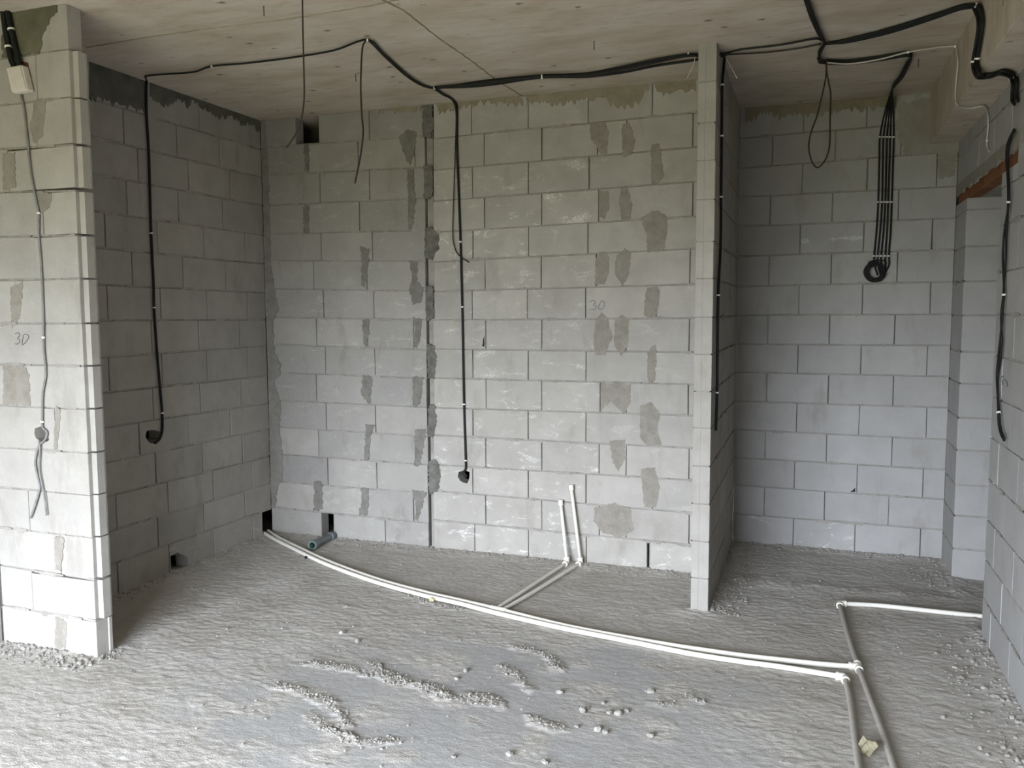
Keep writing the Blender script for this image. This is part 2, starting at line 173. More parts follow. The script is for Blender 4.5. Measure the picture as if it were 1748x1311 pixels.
 'rbeam0': [(1.997, -0.8254, 2.973), (1.997, -0.9248, 2.9008), (1.997, -0.9497, 2.8511), (1.997, -0.9085, 2.7943), (1.997, -0.8526, 2.7348), (1.997, -0.8771, 2.6903), (1.997, -0.9717, 2.6382)],
 'rbeam1': [(1.997, -0.8707, 2.958), (1.997, -0.9681, 2.8869), (1.997, -0.9924, 2.8379), (1.997, -0.9522, 2.7815), (1.997, -0.8975, 2.7225), (1.997, -0.9215, 2.6786), (1.997, -0.9717, 2.6382)],
 'rsoff0': [(2.0247, -0.8843, 2.653), (2.065, -0.8889, 2.653), (2.0917, -0.9269, 2.653), (2.1383, -0.8713, 2.653)],
 'rsoff1': [(2.0283, -0.8633, 2.653), (2.0687, -0.868, 2.653), (2.0956, -0.9064, 2.653), (2.1424, -0.8503, 2.653)],
 'rwall0': [(2.166, -0.7629, 2.6655), (2.166, -0.8049, 2.6295), (2.166, -0.8011, 2.5923), (2.166, -0.8071, 2.5629), (2.166, -0.8585, 2.5334)],
 'rwall1': [(2.166, -0.7873, 2.6593), (2.166, -0.8288, 2.6235), (2.166, -0.8251, 2.5865), (2.166, -0.8311, 2.5573), (2.166, -0.8585, 2.5334)],
 'low': [[(1.3367, -0.2047, 2.973), (1.4056, -0.1678, 2.973), (1.4955, -0.1343, 2.973), (1.6407, -0.1477, 2.973), (1.777, -0.184, 2.973), (1.803, -0.1203, 2.973), (1.8038, 0.0612, 2.973), (1.7976, 0.2801, 2.973), (1.7737, 0.4712, 2.973), (1.768, 0.5967, 2.973)], [(1.3457, -0.2048, 2.969), (1.4059, -0.1596, 2.969), (1.496, -0.1261, 2.969), (1.6414, -0.1398, 2.969), (1.7778, -0.1765, 2.969), (1.8016, -0.1353, 2.969), (1.7963, 0.0435, 2.969), (1.7898, 0.2616, 2.969), (1.7691, 0.4533, 2.969), (1.7667, 0.5797, 2.969)], [(1.3547, -0.2048, 2.965), (1.4062, -0.1514, 2.965), (1.4964, -0.1178, 2.965), (1.642, -0.1318, 2.965), (1.7787, -0.1691, 2.965), (1.8002, -0.1502, 2.965), (1.7889, 0.0258, 2.965), (1.7822, 0.2431, 2.965), (1.7645, 0.4354, 2.965), (1.7655, 0.5626, 2.965)]],
 'five': [[(1.7815, 0.815, 3.0063), (1.7475, 0.815, 2.8888), (1.7214, 0.815, 2.7293), (1.722, 0.815, 2.5964), (1.7235, 0.815, 2.3177), (1.7187, 0.815, 2.1307), (1.7094, 0.815, 1.9729), (1.7129, 0.815, 1.9162), (1.7342, 0.815, 1.8477)], [(1.785, 0.815, 3.006), (1.7604, 0.815, 2.8877), (1.7422, 0.815, 2.7278), (1.7428, 0.815, 2.595), (1.7461, 0.815, 2.3166), (1.7405, 0.815, 2.13), (1.7304, 0.815, 1.9724), (1.7339, 0.815, 1.9157), (1.7517, 0.815, 1.8473)], [(1.7867, 0.815, 3.0058), (1.7725, 0.815, 2.8867), (1.7629, 0.815, 2.7263), (1.7635, 0.815, 2.5937), (1.7652, 0.815, 2.3157), (1.7605, 0.815, 2.1293), (1.7514, 0.815, 1.9718), (1.7549, 0.815, 1.9152), (1.7692, 0.815, 1.847)], [(1.7884, 0.815, 3.0056), (1.7837, 0.815, 2.8858), (1.7818, 0.815, 2.7249), (1.7825, 0.815, 2.5925), (1.7825, 0.815, 2.3149), (1.7814, 0.815, 2.1285), (1.7758, 0.815, 1.9712), (1.7793, 0.815, 1.9147), (1.7797, 0.815, 1.8468)], [(1.7918, 0.815, 3.0053), (1.7965, 0.815, 2.8848), (1.8024, 0.815, 2.7234), (1.8032, 0.815, 2.5912), (1.8033, 0.815, 2.3139), (1.8022, 0.815, 2.1278), (1.7967, 0.815, 1.9707), (1.8002, 0.815, 1.9142), (1.7692, 0.815, 1.847)]],
 'whiteceil': [(1.3818, -0.1976, 2.955), (1.4961, -0.1321, 2.955), (1.6401, -0.1636, 2.955), (1.7739, -0.2493, 2.955), (1.9159, -0.2022, 2.977), (2.0017, -0.191, 2.977)],
 'whitebeam': [(2.001, -0.2287, 2.9575), (2.001, -0.2687, 2.9086), (2.001, -0.2999, 2.8568), (2.001, -0.2646, 2.7791), (2.001, -0.2645, 2.7063), (2.001, -0.3138, 2.6573)],
 'whitesoff': [(2.0201, -0.2559, 2.657), (2.0766, -0.2016, 2.657), (2.1254, -0.2295, 2.657), (2.1529, -0.1929, 2.657)],
 'whitewall': [(2.17, -0.1169, 2.6575), (2.17, -0.1658, 2.6114), (2.17, -0.1717, 2.5511), (2.17, -0.1614, 2.4938), (2.17, -0.1684, 2.4628), (2.17, -0.238, 2.424)],
 'loop': [(1.3781, -0.2107, 2.9733), (1.3797, -0.2107, 2.9118), (1.3901, -0.2107, 2.8554), (1.4037, -0.2107, 2.7864), (1.404, -0.2107, 2.6628), (1.405, -0.2107, 2.5138), (1.386, -0.2107, 2.4401), (1.3481, -0.2107, 2.3986), (1.3172, -0.2107, 2.4319), (1.2985, -0.2107, 2.5148), (1.3102, -0.2107, 2.5923), (1.3353, -0.2107, 2.6683), (1.3621, -0.2107, 2.7901), (1.3774, -0.2107, 2.8874), (1.3768, -0.2107, 2.9673)],
 'A1': [(-2.1727, -2.2294, 3.0556), (-2.1528, -2.2294, 2.9864), (-2.1444, -2.2294, 2.9083), (-2.1323, -2.2294, 2.8297), (-2.1156, -2.2294, 2.7659), (-2.0966, -2.2294, 2.733)],
 'A2': [(-2.1439, -2.2294, 3.0571), (-2.1244, -2.2294, 2.9831), (-2.1089, -2.2294, 2.9043), (-2.0898, -2.2294, 2.8251), (-2.0731, -2.2294, 2.7616), (-2.0683, -2.2294, 2.7302)],
 'Aw': [(-2.0898, -2.2194, 2.6468), (-2.082, -2.2194, 2.6071), (-2.068, -2.2194, 2.5538), (-2.0586, -2.2194, 2.4356), (-2.0485, -2.2194, 2.2774), (-2.0258, -2.2194, 2.1443), (-2.0124, -2.2194, 2.0802), (-2.019, -2.2194, 1.985), (-2.014, -2.2194, 1.8514), (-2.0163, -2.2194, 1.6094), (-2.023, -2.2194, 1.5118), (-2.0239, -2.2194, 1.4465), (-2.0206, -2.2194, 1.3373), (-2.0443, -2.2194, 1.2544), (-2.0575, -2.2194, 1.1158), (-2.0557, -2.2194, 1.0881), (-2.0318, -2.2194, 1.067), (-2.045, -2.2194, 1.0331), (-2.0876, -2.2194, 0.9976), (-2.1152, -2.2194, 0.9177), (-2.0989, -2.2194, 0.8343), (-2.0939, -2.2194, 0.8008), (-2.1295, -2.2194, 0.7134), (-2.1639, -2.2194, 0.6482)],
 'Aw2': [(-2.0806, -2.2234, 1.032), (-2.0762, -2.2234, 0.9904), (-2.0867, -2.2234, 0.8919), (-2.0741, -2.2234, 0.8085), (-2.0632, -2.2234, 0.753), (-2.058, -2.2234, 0.6688)],
 'G1': [(2.166, -0.8133, 2.4214), (2.166, -0.746, 2.4061), (2.166, -0.6804, 2.3711), (2.166, -0.6821, 2.3045), (2.166, -0.722, 2.2322), (2.166, -0.7601, 2.1086), (2.166, -0.7539, 1.9643), (2.166, -0.7642, 1.8575), (2.166, -0.7493, 1.7516), (2.166, -0.7499, 1.69), (2.166, -0.7203, 1.5904), (2.166, -0.7562, 1.4828), (2.166, -0.7481, 1.4011), (2.166, -0.7042, 1.3025), (2.166, -0.7516, 1.1446), (2.166, -0.7764, 1.0901), (2.166, -0.8359, 1.0518), (2.166, -0.9018, 1.0345)],
 'G2': [(2.162, -0.8473, 2.4099), (2.162, -0.7819, 2.3892), (2.162, -0.7321, 2.3411), (2.162, -0.7383, 2.2824), (2.162, -0.7622, 2.2264), (2.162, -0.7937, 2.1048), (2.162, -0.7247, 1.9669), (2.162, -0.7223, 1.8601), (2.162, -0.7643, 1.7512), (2.162, -0.7837, 1.6895), (2.162, -0.7672, 1.5907), (2.162, -0.7493, 1.4961), (2.162, -0.7182, 1.3995), (2.162, -0.7062, 1.3026), (2.162, -0.7918, 1.1491), (2.162, -0.822, 1.0985), (2.162, -0.8799, 1.0632), (2.162, -0.932, 1.0492)],
 'D1': [(0.86, -0.3905, 2.9891), (0.86, -0.4395, 2.9026), (0.86, -0.4873, 2.8146), (0.86, -0.4737, 2.5527), (0.86, -0.4513, 2.2349), (0.86, -0.4388, 1.9728), (0.86, -0.5182, 1.7052), (0.86, -0.4951, 1.1776), (0.86, -0.5233, 0.9718)],
 'pf': [(-2.4189, -0.0749, 0.0135), (-2.2218, -0.2104, 0.0135), (-1.957, -0.3715, 0.0135), (-1.5586, -0.6039, 0.0135), (-1.0913, -0.8172, 0.0135), (-0.713, -0.9422, 0.0135), (-0.4795, -0.9955, 0.0135), (-0.2068, -1.0753, 0.0135), (0.1775, -1.1648, 0.0135), (0.5215, -1.2234, 0.0135), (0.8397, -1.2788, 0.0135), (1.077, -1.2936, 0.0135), (1.2363, -1.2943, 0.0135), (1.5031, -1.3067, 0.0135)],
 'pb': [(-2.4309, -0.0087, 0.0135), (-2.2433, -0.1518, 0.0135), (-1.959, -0.3268, 0.0135), (-1.5505, -0.561, 0.0135), (-1.0796, -0.7783, 0.0135), (-0.6995, -0.9005, 0.0135), (-0.4598, -0.9587, 0.0135), (-0.1983, -1.0256, 0.0135), (0.1868, -1.1319, 0.0135), (0.5438, -1.1859, 0.0135), (0.7481, -1.2084, 0.0135), (0.9071, -1.2171, 0.0135), (1.0716, -1.222, 0.0135), (1.2336, -1.2155, 0.0135), (1.4117, -1.2057, 0.0135), (1.5485, -1.1989, 0.0135)],
 'pf2': [(1.5216, -1.3274, 0.0135), (1.5237, -1.517, 0.0135), (1.5282, -1.8269, 0.0135), (1.5317, -2.0931, 0.0135), (1.5349, -2.4149, 0.0135)],
 'pb2': [(1.5741, -1.2263, 0.0135), (1.6048, -1.5172, 0.0135), (1.6318, -1.8146, 0.0135), (1.6484, -2.0527, 0.0135), (1.6673, -2.3192, 0.0135)],
 'pr1': [(1.5708, -1.1408, 0.0135), (1.5424, -0.7633, 0.0135), (1.51, -0.3455, 0.0135)],
 'pr2': [(1.5326, -0.2933, 0.0135), (1.7208, -0.2882, 0.0135), (2.0087, -0.2897, 0.0135), (2.2224, -0.2901, 0.0135)],
 'br1': [(-0.2406, -1.0211, 0.0135), (-0.1858, -0.6442, 0.0135), (-0.1056, -0.0775, 0.0135)],
 'br2': [(-0.2043, -1.0276, 0.0135), (-0.1344, -0.6918, 0.0135), (-0.0221, -0.0558, 0.0135)],
 'ris1': [(-0.1056, -0.0775, 0.0135), (-0.1628, -0.03, 0.3949)],
 'ris2': [(-0.0221, -0.0558, 0.0135), (-0.0924, -0.03, 0.4994)],
 'drain': [(-1.8445, -0.3222, 0.035), (-1.8744, 0.02, 0.0229)],
 'tie1': [(0.723, -0.5335, 2.9667), (0.7145, -0.5335, 2.9223), (0.6996, -0.5335, 2.8936), (0.6817, -0.5335, 2.856)],
 'tie2': [(0.8714, -0.475, 2.9676), (0.8902, -0.475, 2.9265), (0.9119, -0.475, 2.8882), (0.9337, -0.475, 2.844)]},
 'marks': {'n30': [[(0.0192, 0, 1.6827), (0.0419, 0, 1.6898), (0.0571, 0, 1.6787), (0.042, 0, 1.6641), (0.0609, 0, 1.653), (0.0535, 0, 1.6347), (0.0156, 0, 1.6349)], [(0.0872, 0, 1.6748), (0.076, 0, 1.6529), (0.0798, 0, 1.6346), (0.0986, 0, 1.6382), (0.1135, 0, 1.66), (0.1059, 0, 1.6856), (0.0871, 0, 1.6821)]],
 'n3D': [[(-2.2091, -2.2094, 1.527), (-2.1901, -2.2094, 1.5326), (-2.18, -2.2094, 1.5189), (-2.1957, -2.2094, 1.5077), (-2.1816, -2.2094, 1.4968), (-2.194, -2.2094, 1.4801), (-2.2126, -2.2094, 1.4799)], [(-2.1577, -2.2094, 1.5217), (-2.1682, -2.2094, 1.4775), (-2.1453, -2.2094, 1.4888), (-2.1254, -2.2094, 1.5109), (-2.1317, -2.2094, 1.5246), (-2.1538, -2.2094, 1.5245)]],
 'nG': [[(2.178, -0.6907, 1.3073), (2.178, -0.7064, 1.2947), (2.178, -0.741, 1.3137), (2.178, -0.7666, 1.3129)], [(2.178, -0.7215, 1.2849), (2.178, -0.7581, 1.2932), (2.178, -0.749, 1.2761), (2.178, -0.7857, 1.2819)], [(2.178, -0.7694, 1.2995), (2.178, -0.8316, 1.299), (2.178, -0.86, 1.28), (2.178, -0.8251, 1.2717)]]},
 'seams': [[(-2.2136, -1.7061, 2.985), (-1.8418, -1.7266, 2.985), (-1.4171, -1.7264, 2.985), (-1.0342, -1.7062, 2.985), (-0.5288, -1.7281, 2.985), (-0.3686, -1.7585, 2.985)], [(-0.4747, -1.8266, 2.985), (-0.4399, -1.6176, 2.985), (-0.4527, -1.2407, 2.985), (-0.4437, -0.845, 2.985), (-0.4492, -0.3787, 2.985), (-0.4265, 0.0062, 2.985)]],
 'nails': [(-1.0006, -1.8868, 2.985), (-1.1624, -0.8019, 2.985), (0.2641, -0.8979, 2.985), (1.8503, 0.0075, 2.985)],
 'box': [(-2.1274, -2.2394, 2.7334), (-2.0348, -2.2394, 2.7371), (-2.0044, -2.2394, 2.6214), (-2.1003, -2.2394, 2.617)],
 'chase': [(-2.0825, 2.7628), (-2.0405, 2.7535), (-2.0294, 2.711), (-2.0341, 2.6442), (-2.0501, 2.6196), (-2.0926, 2.6234)],
 'lumps': [(0.5901, -2.0995, 0), (0.6233, -2.1122, 0), (0.6017, -1.9481, 0), (0.3284, -2.3836, 0), (0.4674, -2.3952, 0), (0.7919, -2.0778, 0), (0.5086, -2.1031, 0), (0.5602, -1.8756, 0), (0.5085, -1.9374, 0), (-0.1027, -1.7709, 0), (-0.1089, -1.8572, 0), (-0.8757, -1.5559, 0), (-0.7452, -1.6241, -0), (-0.6374, -0.9788, 0), (0.143, -2.4694, 0), (2.0756, -0.9203, 0), (2.1393, -0.9662, 0), (2.0742, -1.2095, 0), (2.1046, -1.2865, 0), (1.9958, -1.1323, 0), (1.87, -1.557, 0), (2.0674, -1.764, 0), (2.0806, -1.8735, 0), (-1.7789, -0.4949, 0), (0.6375, -1.9463, 0), (0.6659, -1.91, 0), (0.4968, -1.9684, 0), (0.3603, -1.8418, 0), (0.7245, -1.7045, 0), (-1.0563, -1.2119, 0), (1.7289, 0.6943, 0), (1.7679, 0.8065, 0), (1.8525, 0.8351, 0)],
 'paper': (1.6078, -1.9318, 0), 'ridges': [[(-0.8499, -1.9264), (-0.7288, -1.9192), (-0.6, -1.9288), (-0.4716, -1.9437), (-0.336, -1.9793), (-0.2209, -1.9825), (-0.0834, -2.0413), (0.0205, -2.0339), (0.1551, -2.043)], [(-0.8554, -2.189), (-0.7658, -2.1885), (-0.6382, -2.2037), (-0.5379, -2.2265), (-0.4233, -2.3232), (-0.3396, -2.3964)], [(-0.2984, -2.4879), (-0.1799, -2.4746), (-0.0811, -2.4266)], [(-0.2673, -1.9741), (-0.1727, -1.9659), (-0.06, -2.0332)], [(-0.0002, -1.9837), (0.0804, -1.9847), (0.1459, -2.0186)], [(0.0225, -1.4454), (0.145, -1.4555), (0.2685, -1.5761), (0.3116, -1.6284)], [(0.0133, -1.6639), (0.1211, -1.7267), (0.2177, -1.8494)], [(0.3013, -2.0989), (0.4082, -2.1279), (0.4608, -2.1442)], [(-0.5655, -1.8286), (-0.4276, -1.9156), (-0.2873, -1.9625)], [(-0.5355, -2.362), (-0.3694, -2.4556), (-0.2773, -2.4806)], [(0.7669, -1.8043), (0.8398, -1.8067)], [(0.8704, -1.6834), (0.9505, -1.7409)], [(-0.8369, -0.9324), (-0.6305, -1.0168), (-0.4238, -1.0443)]],
 'Glines': [2.582, 2.58, 2.373, 2.405, 2.389]}

# ------------------------------------------------------------------ materials
def new_mat(name):
    m = bpy.data.materials.new(name)
    m.use_nodes = True
    nt = m.node_tree
    nt.nodes.clear()
    o = nt.nodes.new('ShaderNodeOutputMaterial')
    b = nt.nodes.new('ShaderNodeBsdfPrincipled')
    nt.links.new(b.outputs[0], o.inputs[0])
    return m, nt, b

class NB:
    def __init__(s, nt): s.nt = nt
    def n(s, t, **k):
        x = s.nt.nodes.new(t)
        for a, v in k.items(): setattr(x, a, v)
        return x
    def link(s, a, b): s.nt.links.new(a, b)
    def noise(s, vec, scale, detail=3, rough=.55, dist=0):
        x = s.n('ShaderNodeTexNoise')
        x.inputs['Scale'].default_value = scale
        x.inputs['Detail'].default_value = detail
        x.inputs['Roughness'].default_value = rough
        x.inputs['Distortion'].default_value = dist
        s.link(vec, x.inputs['Vector'])
        return x.outputs['Fac']
    def ramp(s, v, a, b, lo=0., hi=1.):
        x = s.n('ShaderNodeMapRange')
        x.clamp = True
        for i, q in zip(('From Min', 'From Max', 'To Min', 'To Max'), (a, b, lo, hi)):
            x.inputs[i].default_value = q
        s.link(v, x.inputs['Value'])
        return x.outputs['Result']
    def math(s, op, a, b=None):
        x = s.n('ShaderNodeMath', operation=op)
        for i, q in enumerate((a, b)):
            if q is None: continue
            if isinstance(q, (int, float)): x.inputs[i].default_value = q
            else: s.link(q, x.inputs[i])
        return x.outputs[0]
    def mix(s, f, a, b, blend='MIX'):
        x = s.n('ShaderNodeMix', data_type='RGBA', blend_type=blend)
        if isinstance(f, (int, float)): x.inputs[0].default_value = f
        else: s.link(f, x.inputs[0])
        for i, q in ((6, a), (7, b)):
            if isinstance(q, tuple): x.inputs[i].default_value = (*q, 1)
            else: s.link(q, x.inputs[i])
        return x.outputs[2]
    def attr(s, name, typ='OBJECT'):
        x = s.n('ShaderNodeAttribute', attribute_type=typ, attribute_name=name)
        return x
    def bump(s, h, dist, strength=1.0):
        x = s.n('ShaderNodeBump')
        x.inputs['Strength'].default_value = strength
        x.inputs['Distance'].default_value = dist
        s.link(h, x.inputs['Height'])
        return x.outputs[0]
    def stretch(s, vec, sc):
        x = s.n('ShaderNodeMapping')
        x.inputs['Scale'].default_value = sc
        s.link(vec, x.inputs['Vector'])
        return x.outputs[0]

def block_material():
    m, nt, b = new_mat('concrete_block')
    B = NB(nt)
    pos = B.n('ShaderNodeNewGeometry').outputs['Position']
    rnd = B.n('ShaderNodeObjectInfo').outputs['Random']
    tone = B.attr('tone').outputs['Fac']
    coarse = B.attr('coarse').outputs['Fac']
    eff = B.attr('eff').outputs['Fac']
    blotch = B.noise(pos, 5.0, 4, .6)
    fine = B.noise(pos, 260.0, 2, .6)
    grit = B.noise(pos, 110.0, 3, .7)
    c = B.mix(B.ramp(blotch, .3, .7), (.345, .326, .292), (.43, .41, .372))
    c = B.mix(B.math('MULTIPLY', B.attr('sky_tint').outputs['Fac'], .8), c, (.355, .366, .388))
    c = B.mix(B.ramp(rnd, 0, 1, 0, .22), c, (.30, .296, .287))
    c = B.mix(B.math('MULTIPLY', coarse, .75), c, (.258, .252, .24))
    # pores
    pore = B.ramp(grit, .60, .72)
    c = B.mix(B.math('MULTIPLY', pore, B.math('ADD', .16, B.math('MULTIPLY', coarse, .30))), c, (.17, .165, .155))
    lightg = B.ramp(fine, .56, .72)
    c = B.mix(B.math('MULTIPLY', lightg, B.math('ADD', .10, B.math('MULTIPLY', coarse, .45))), c, (.62, .61, .59))
    # dirty drifts
    dirt = B.ramp(B.noise(B.stretch(pos, (1.0, 1.0, .35)), 7.0, 5, .65), .56, .74)
    c = B.mix(B.math('MULTIPLY', dirt, B.math('ADD', .46, B.math('MULTIPLY', coarse, .5))), c, (.24, .222, .185))
    # lime bloom
    ef1 = B.ramp(B.noise(B.stretch(pos, (1, 1, 2.2)), 6.5, 5, .7, .6), .56, .66)
    ef2 = B.ramp(B.noise(pos, 95.0, 4, .75), .42, .60)
    e = B.math('MULTIPLY', B.math('MULTIPLY', ef1, ef2), eff)
    c = B.mix(B.math('MULTIPLY', e, .85), c, (.78, .77, .74))
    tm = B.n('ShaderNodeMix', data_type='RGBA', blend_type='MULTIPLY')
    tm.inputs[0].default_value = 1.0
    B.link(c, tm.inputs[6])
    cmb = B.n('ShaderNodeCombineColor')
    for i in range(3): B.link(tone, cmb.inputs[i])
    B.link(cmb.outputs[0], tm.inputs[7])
    B.link(tm.outputs[2], b.inputs['Base Color'])
    b.inputs['Roughness'].default_value = .93
    b.inputs['Specular IOR Level'].default_value = .15
    h = B.math('ADD', B.math('MULTIPLY', grit, .8), B.math('MULTIPLY', blotch, 1.6))
    B.link(B.bump(h, .0035, .6), b.inputs['Normal'])
    return m

def rough_mat(name, c1, c2, scale=14., dist=.004, grit=90., spec=.12, speck=None):
    m, nt, b = new_mat(name)
    B = NB(nt)
    pos = B.n('ShaderNodeNewGeometry').outputs['Position']
    n1 = B.noise(pos, scale, 5, .65)
    n2 = B.noise(pos, grit, 3, .7)
    c = B.mix(B.ramp(n1, .32, .68), c1, c2)
    c = B.mix(B.math('MULTIPLY', B.ramp(n2, .58, .75), .3), c, speck or tuple(x * .45 for x in c1))
    B.link(c, b.inputs['Base Color'])
    b.inputs['Roughness'].default_value = .95
    b.inputs['Specular IOR Level'].default_value = spec
    B.link(B.bump(B.math('ADD', n2, B.math('MULTIPLY', n1, 2.0)), dist, .7), b.inputs['Normal'])
    return m

def ceiling_material():
    m, nt, b = new_mat('cast_ceiling_concrete')
    B = NB(nt)
    pos = B.n('ShaderNodeNewGeometry').outputs['Position']
    n1 = B.noise(B.stretch(pos, (1.0, 2.2, 1.0)), 2.3, 5, .6, .3)
    n2 = B.noise(B.stretch(pos, (.8, 3.0, 1.0)), 9.0, 5, .65)
    c = B.mix(B.ramp(n1, .34, .66), (.42, .355, .275), (.55, .50, .43))
    c = B.mix(B.math('MULTIPLY', B.ramp(n2, .52, .74), .62), c, (.33, .26, .175))
    v = B.n('ShaderNodeTexVoronoi')
    v.inputs['Scale'].default_value = 5.5
    B.link(B.stretch(pos, (1.0, 1.6, 1.0)), v.inputs['Vector'])
    d = B.math('ADD', v.outputs['Distance'], B.math('MULTIPLY', B.noise(pos, 60., 3), .18))
    gate = B.ramp(B.noise(pos, 2.6, 2), .43, .52)
    pit = B.math('MULTIPLY', B.ramp(d, .15, .22, 1, 0), gate)
    c = B.mix(B.math('MULTIPLY', pit, .9), c, (.15, .115, .07))
    B.link(c, b.inputs['Base Color'])
    b.inputs['Roughness'].default_value = .85
    b.inputs['Specular IOR Level'].default_value = .2
    h = B.math('SUBTRACT', B.math('MULTIPLY', n2, .5), pit)
    B.link(B.bump(h, .004, .6), b.inputs['Normal'])
    return m

def floor_material():
    m, nt, b = new_mat('rough_screed')
    B = NB(nt)
    pos = B.n('ShaderNodeNewGeometry').outputs['Position']
    sm = B.attr('smooth_mask', 'GEOMETRY').outputs['Fac']
    n1 = B.noise(pos, 3.2, 5, .6)
    n2 = B.noise(B.stretch(pos, (.55, 1.3, 1)), 64., 5, .72)
    n3 = B.noise(pos, 170., 3, .7)
    c = B.mix(B.ramp(n1, .3, .7), (.44, .418, .38), (.555, .532, .495))
    br = B.ramp(B.noise(pos, 1.7, 4, .6, .4), .54, .68)
    c = B.mix(B.math('MULTIPLY', br, .38), c, (.35, .305, .25))
    c = B.mix(B.math('MULTIPLY', sm, .8), c, (.395, .395, .392))
    c = B.mix(B.math('MULTIPLY', B.ramp(n2, .52, .70), .25), c, (.60, .585, .56))
    c = B.mix(B.math('MULTIPLY', B.ramp(n3, .6, .75), .30), c, (.235, .218, .195))
    B.link(c, b.inputs['Base Color'])
    b.inputs['Roughness'].default_value = .92
    b.inputs['Specular IOR Level'].default_value = .15
    amp = B.math('SUBTRACT', 1.0, B.math('MULTIPLY', sm, .6))
    h = B.math('MULTIPLY', B.math('ADD', n2, B.math('MULTIPLY', n3, .5)), amp)
    B.link(B.bump(h, .007, .8), b.inputs['Normal'])
    return m

def plain(name, col, rough=.5, spec=.4, var=.0, bump=0., metal=0.):
    m, nt, b = new_mat(name)
    B = NB(nt)
    pos = B.n('ShaderNodeNewGeometry').outputs['Position']
    n = B.noise(pos, 35., 4, .6)
    B.link(B.mix(B.ramp(n, .3, .75, 0, 1), col, tuple(min(1, x * (1 - var)) for x in col)), b.inputs['Base Color'])
    b.inputs['Roughness'].default_value = rough
    b.inputs['Specular IOR Level'].default_value = spec
    b.inputs['Metallic'].default_value = metal
    if bump: B.link(B.bump(B.noise(pos, 150., 2), bump), b.inputs['Normal'])
    return m

MB = block_material()
MM = rough_mat('bed_mortar', (.25, .235, .21), (.35, .335, .305))
SME = {'m': rough_mat('mortar_patch', (.225, .207, .175), (.30, .28, .245), 18.),
       'b': rough_mat('mortar_band', (.22, .195, .135), (.30, .27, .205), 9.),
       'd': rough_mat('damp_mortar', (.10, .097, .085), (.20, .193, .172), 16., .006),
       'c': rough_mat('corner_mortar', (.19, .18, .16), (.27, .258, .232), 12., .006),
       'n': rough_mat('grey_mortar_patch', (.15, .143, .125), (.225, .215, .193), 16., .005),
       'e': rough_mat('thin_mortar_coat', (.25, .235, .20), (.32, .305, .275), 7.),
       'f': rough_mat('dark_mortar_band', (.085, .085, .068), (.145, .143, .12), 9., .005),
       'k': rough_mat('chalk_smear', (.42, .42, .42), (.55, .55, .55), 60.),
       'o': rough_mat('olive_mortar', (.10, .098, .06), (.165, .158, .11), 6., .005)}
MC = ceiling_material()
MF = floor_material()
MRUB = rough_mat('mortar_rubble', (.27, .255, .232), (.375, .358, .33), 20., .003, 140.)
MDARK = rough_mat('cavity_shade_concrete', (.10, .095, .09), (.16, .155, .145))  # dark so wall holes look deep: shade put into the backing colour
M_BLACK = plain('black_cable_sheath', (.013, .014, .014), .6, .25, .3)
M_BROWN = plain('dusty_cable_sheath', (.040, .032, .024), .65, .25, .4)
M_GREYC = plain('dusty_grey_cable', (.25, .245, .235), .7, .3, .35)
M_WHITEC = plain('white_cable_sheath', (.60, .58, .54), .5, .4, .1)
M_CLIP = plain('white_nylon', (.82, .82, .80), .4, .4, .05)
M_PIPE = plain('white_pipe_plastic', (.80, .775, .70), .38, .45, .10)
M_PIPEG = plain('dusty_pipe_plastic', (.40, .375, .33), .55, .35, .2)
M_DRAIN = plain('grey_drain_plastic', (.15, .165, .175), .4, .45, .12)
M_SEAL = plain('green_seal', (.10, .22, .16), .5, .4, .1)
M_BLACKIN = plain('hole_black', (.012, .014, .014), .8, .1)  # black painting in the darkness of the socket hole and pipe bore
M_BOARD = rough_mat('red_brown_board', (.17, .075, .035), (.25, .115, .06), 8., .004, 60.)
M_CHASE = rough_mat('red_brick_dust', (.14, .045, .03), (.21, .08, .05), 30., .005)
M_BOX = plain('white_box_plastic', (.62, .58, .52), .45, .4, .08)
M_STEEL = plain('rusty_steel', (.10, .085, .07), .6, .5, .4, 0, .6)
M_PENCIL = plain('pencil_graphite', (.10, .10, .10), .6, .3)
M_PAPER = plain('pale_yellow_paper', (.56, .52, .36), .8, .2, .2)
M_FOAM = plain('yellow_foam', (.60, .52, .30), .9, .1, .25, .002)

# ------------------------------------------------------------------ helpers
def link_mesh(name, me, mats, parent=None, loc=None):
    o = bpy.data.objects.new(name, me)
    COL.objects.link(o)
    for m in (mats if isinstance(mats, (list, tuple)) else [mats]): me.materials.append(m)
    if loc is not None: o.location = loc
    if parent is not None: o.parent = parent
    return o

def from_bm(name, bm, mat, parent=None, loc=None, smooth=False, recalc=True):
    if recalc: bmesh.ops.recalc_face_normals(bm, faces=bm.faces)
    if loc is not None: bmesh.ops.translate(bm, verts=bm.verts, vec=-Vector(loc))
    me = bpy.data.meshes.new(name)
    bm.to_mesh(me)
    bm.free()
    if smooth:
        me.polygons.foreach_set('use_smooth', [True] * len(me.polygons))
    return link_mesh(name, me, mat, parent, loc)

def struct(o):
    o['kind'] = 'structure'
    return o

def tag(o, label, cat, group=None):
    o['label'] = label
    o['category'] = cat
    if group: o['group'] = group
    return o

def box(bm, x0, x1, y0, y1, z0, z1):
    vs = [bm.verts.new((x, y, z)) for x in (x0, x1) for y in (y0, y1) for z in (z0, z1)]
    for f in ((0, 1, 3, 2), (4, 6, 7, 5), (0, 4, 5, 1), (2, 3, 7, 6), (0, 2, 6, 4), (1, 5, 7, 3)):
        bm.faces.new([vs[i] for i in f])
    return vs

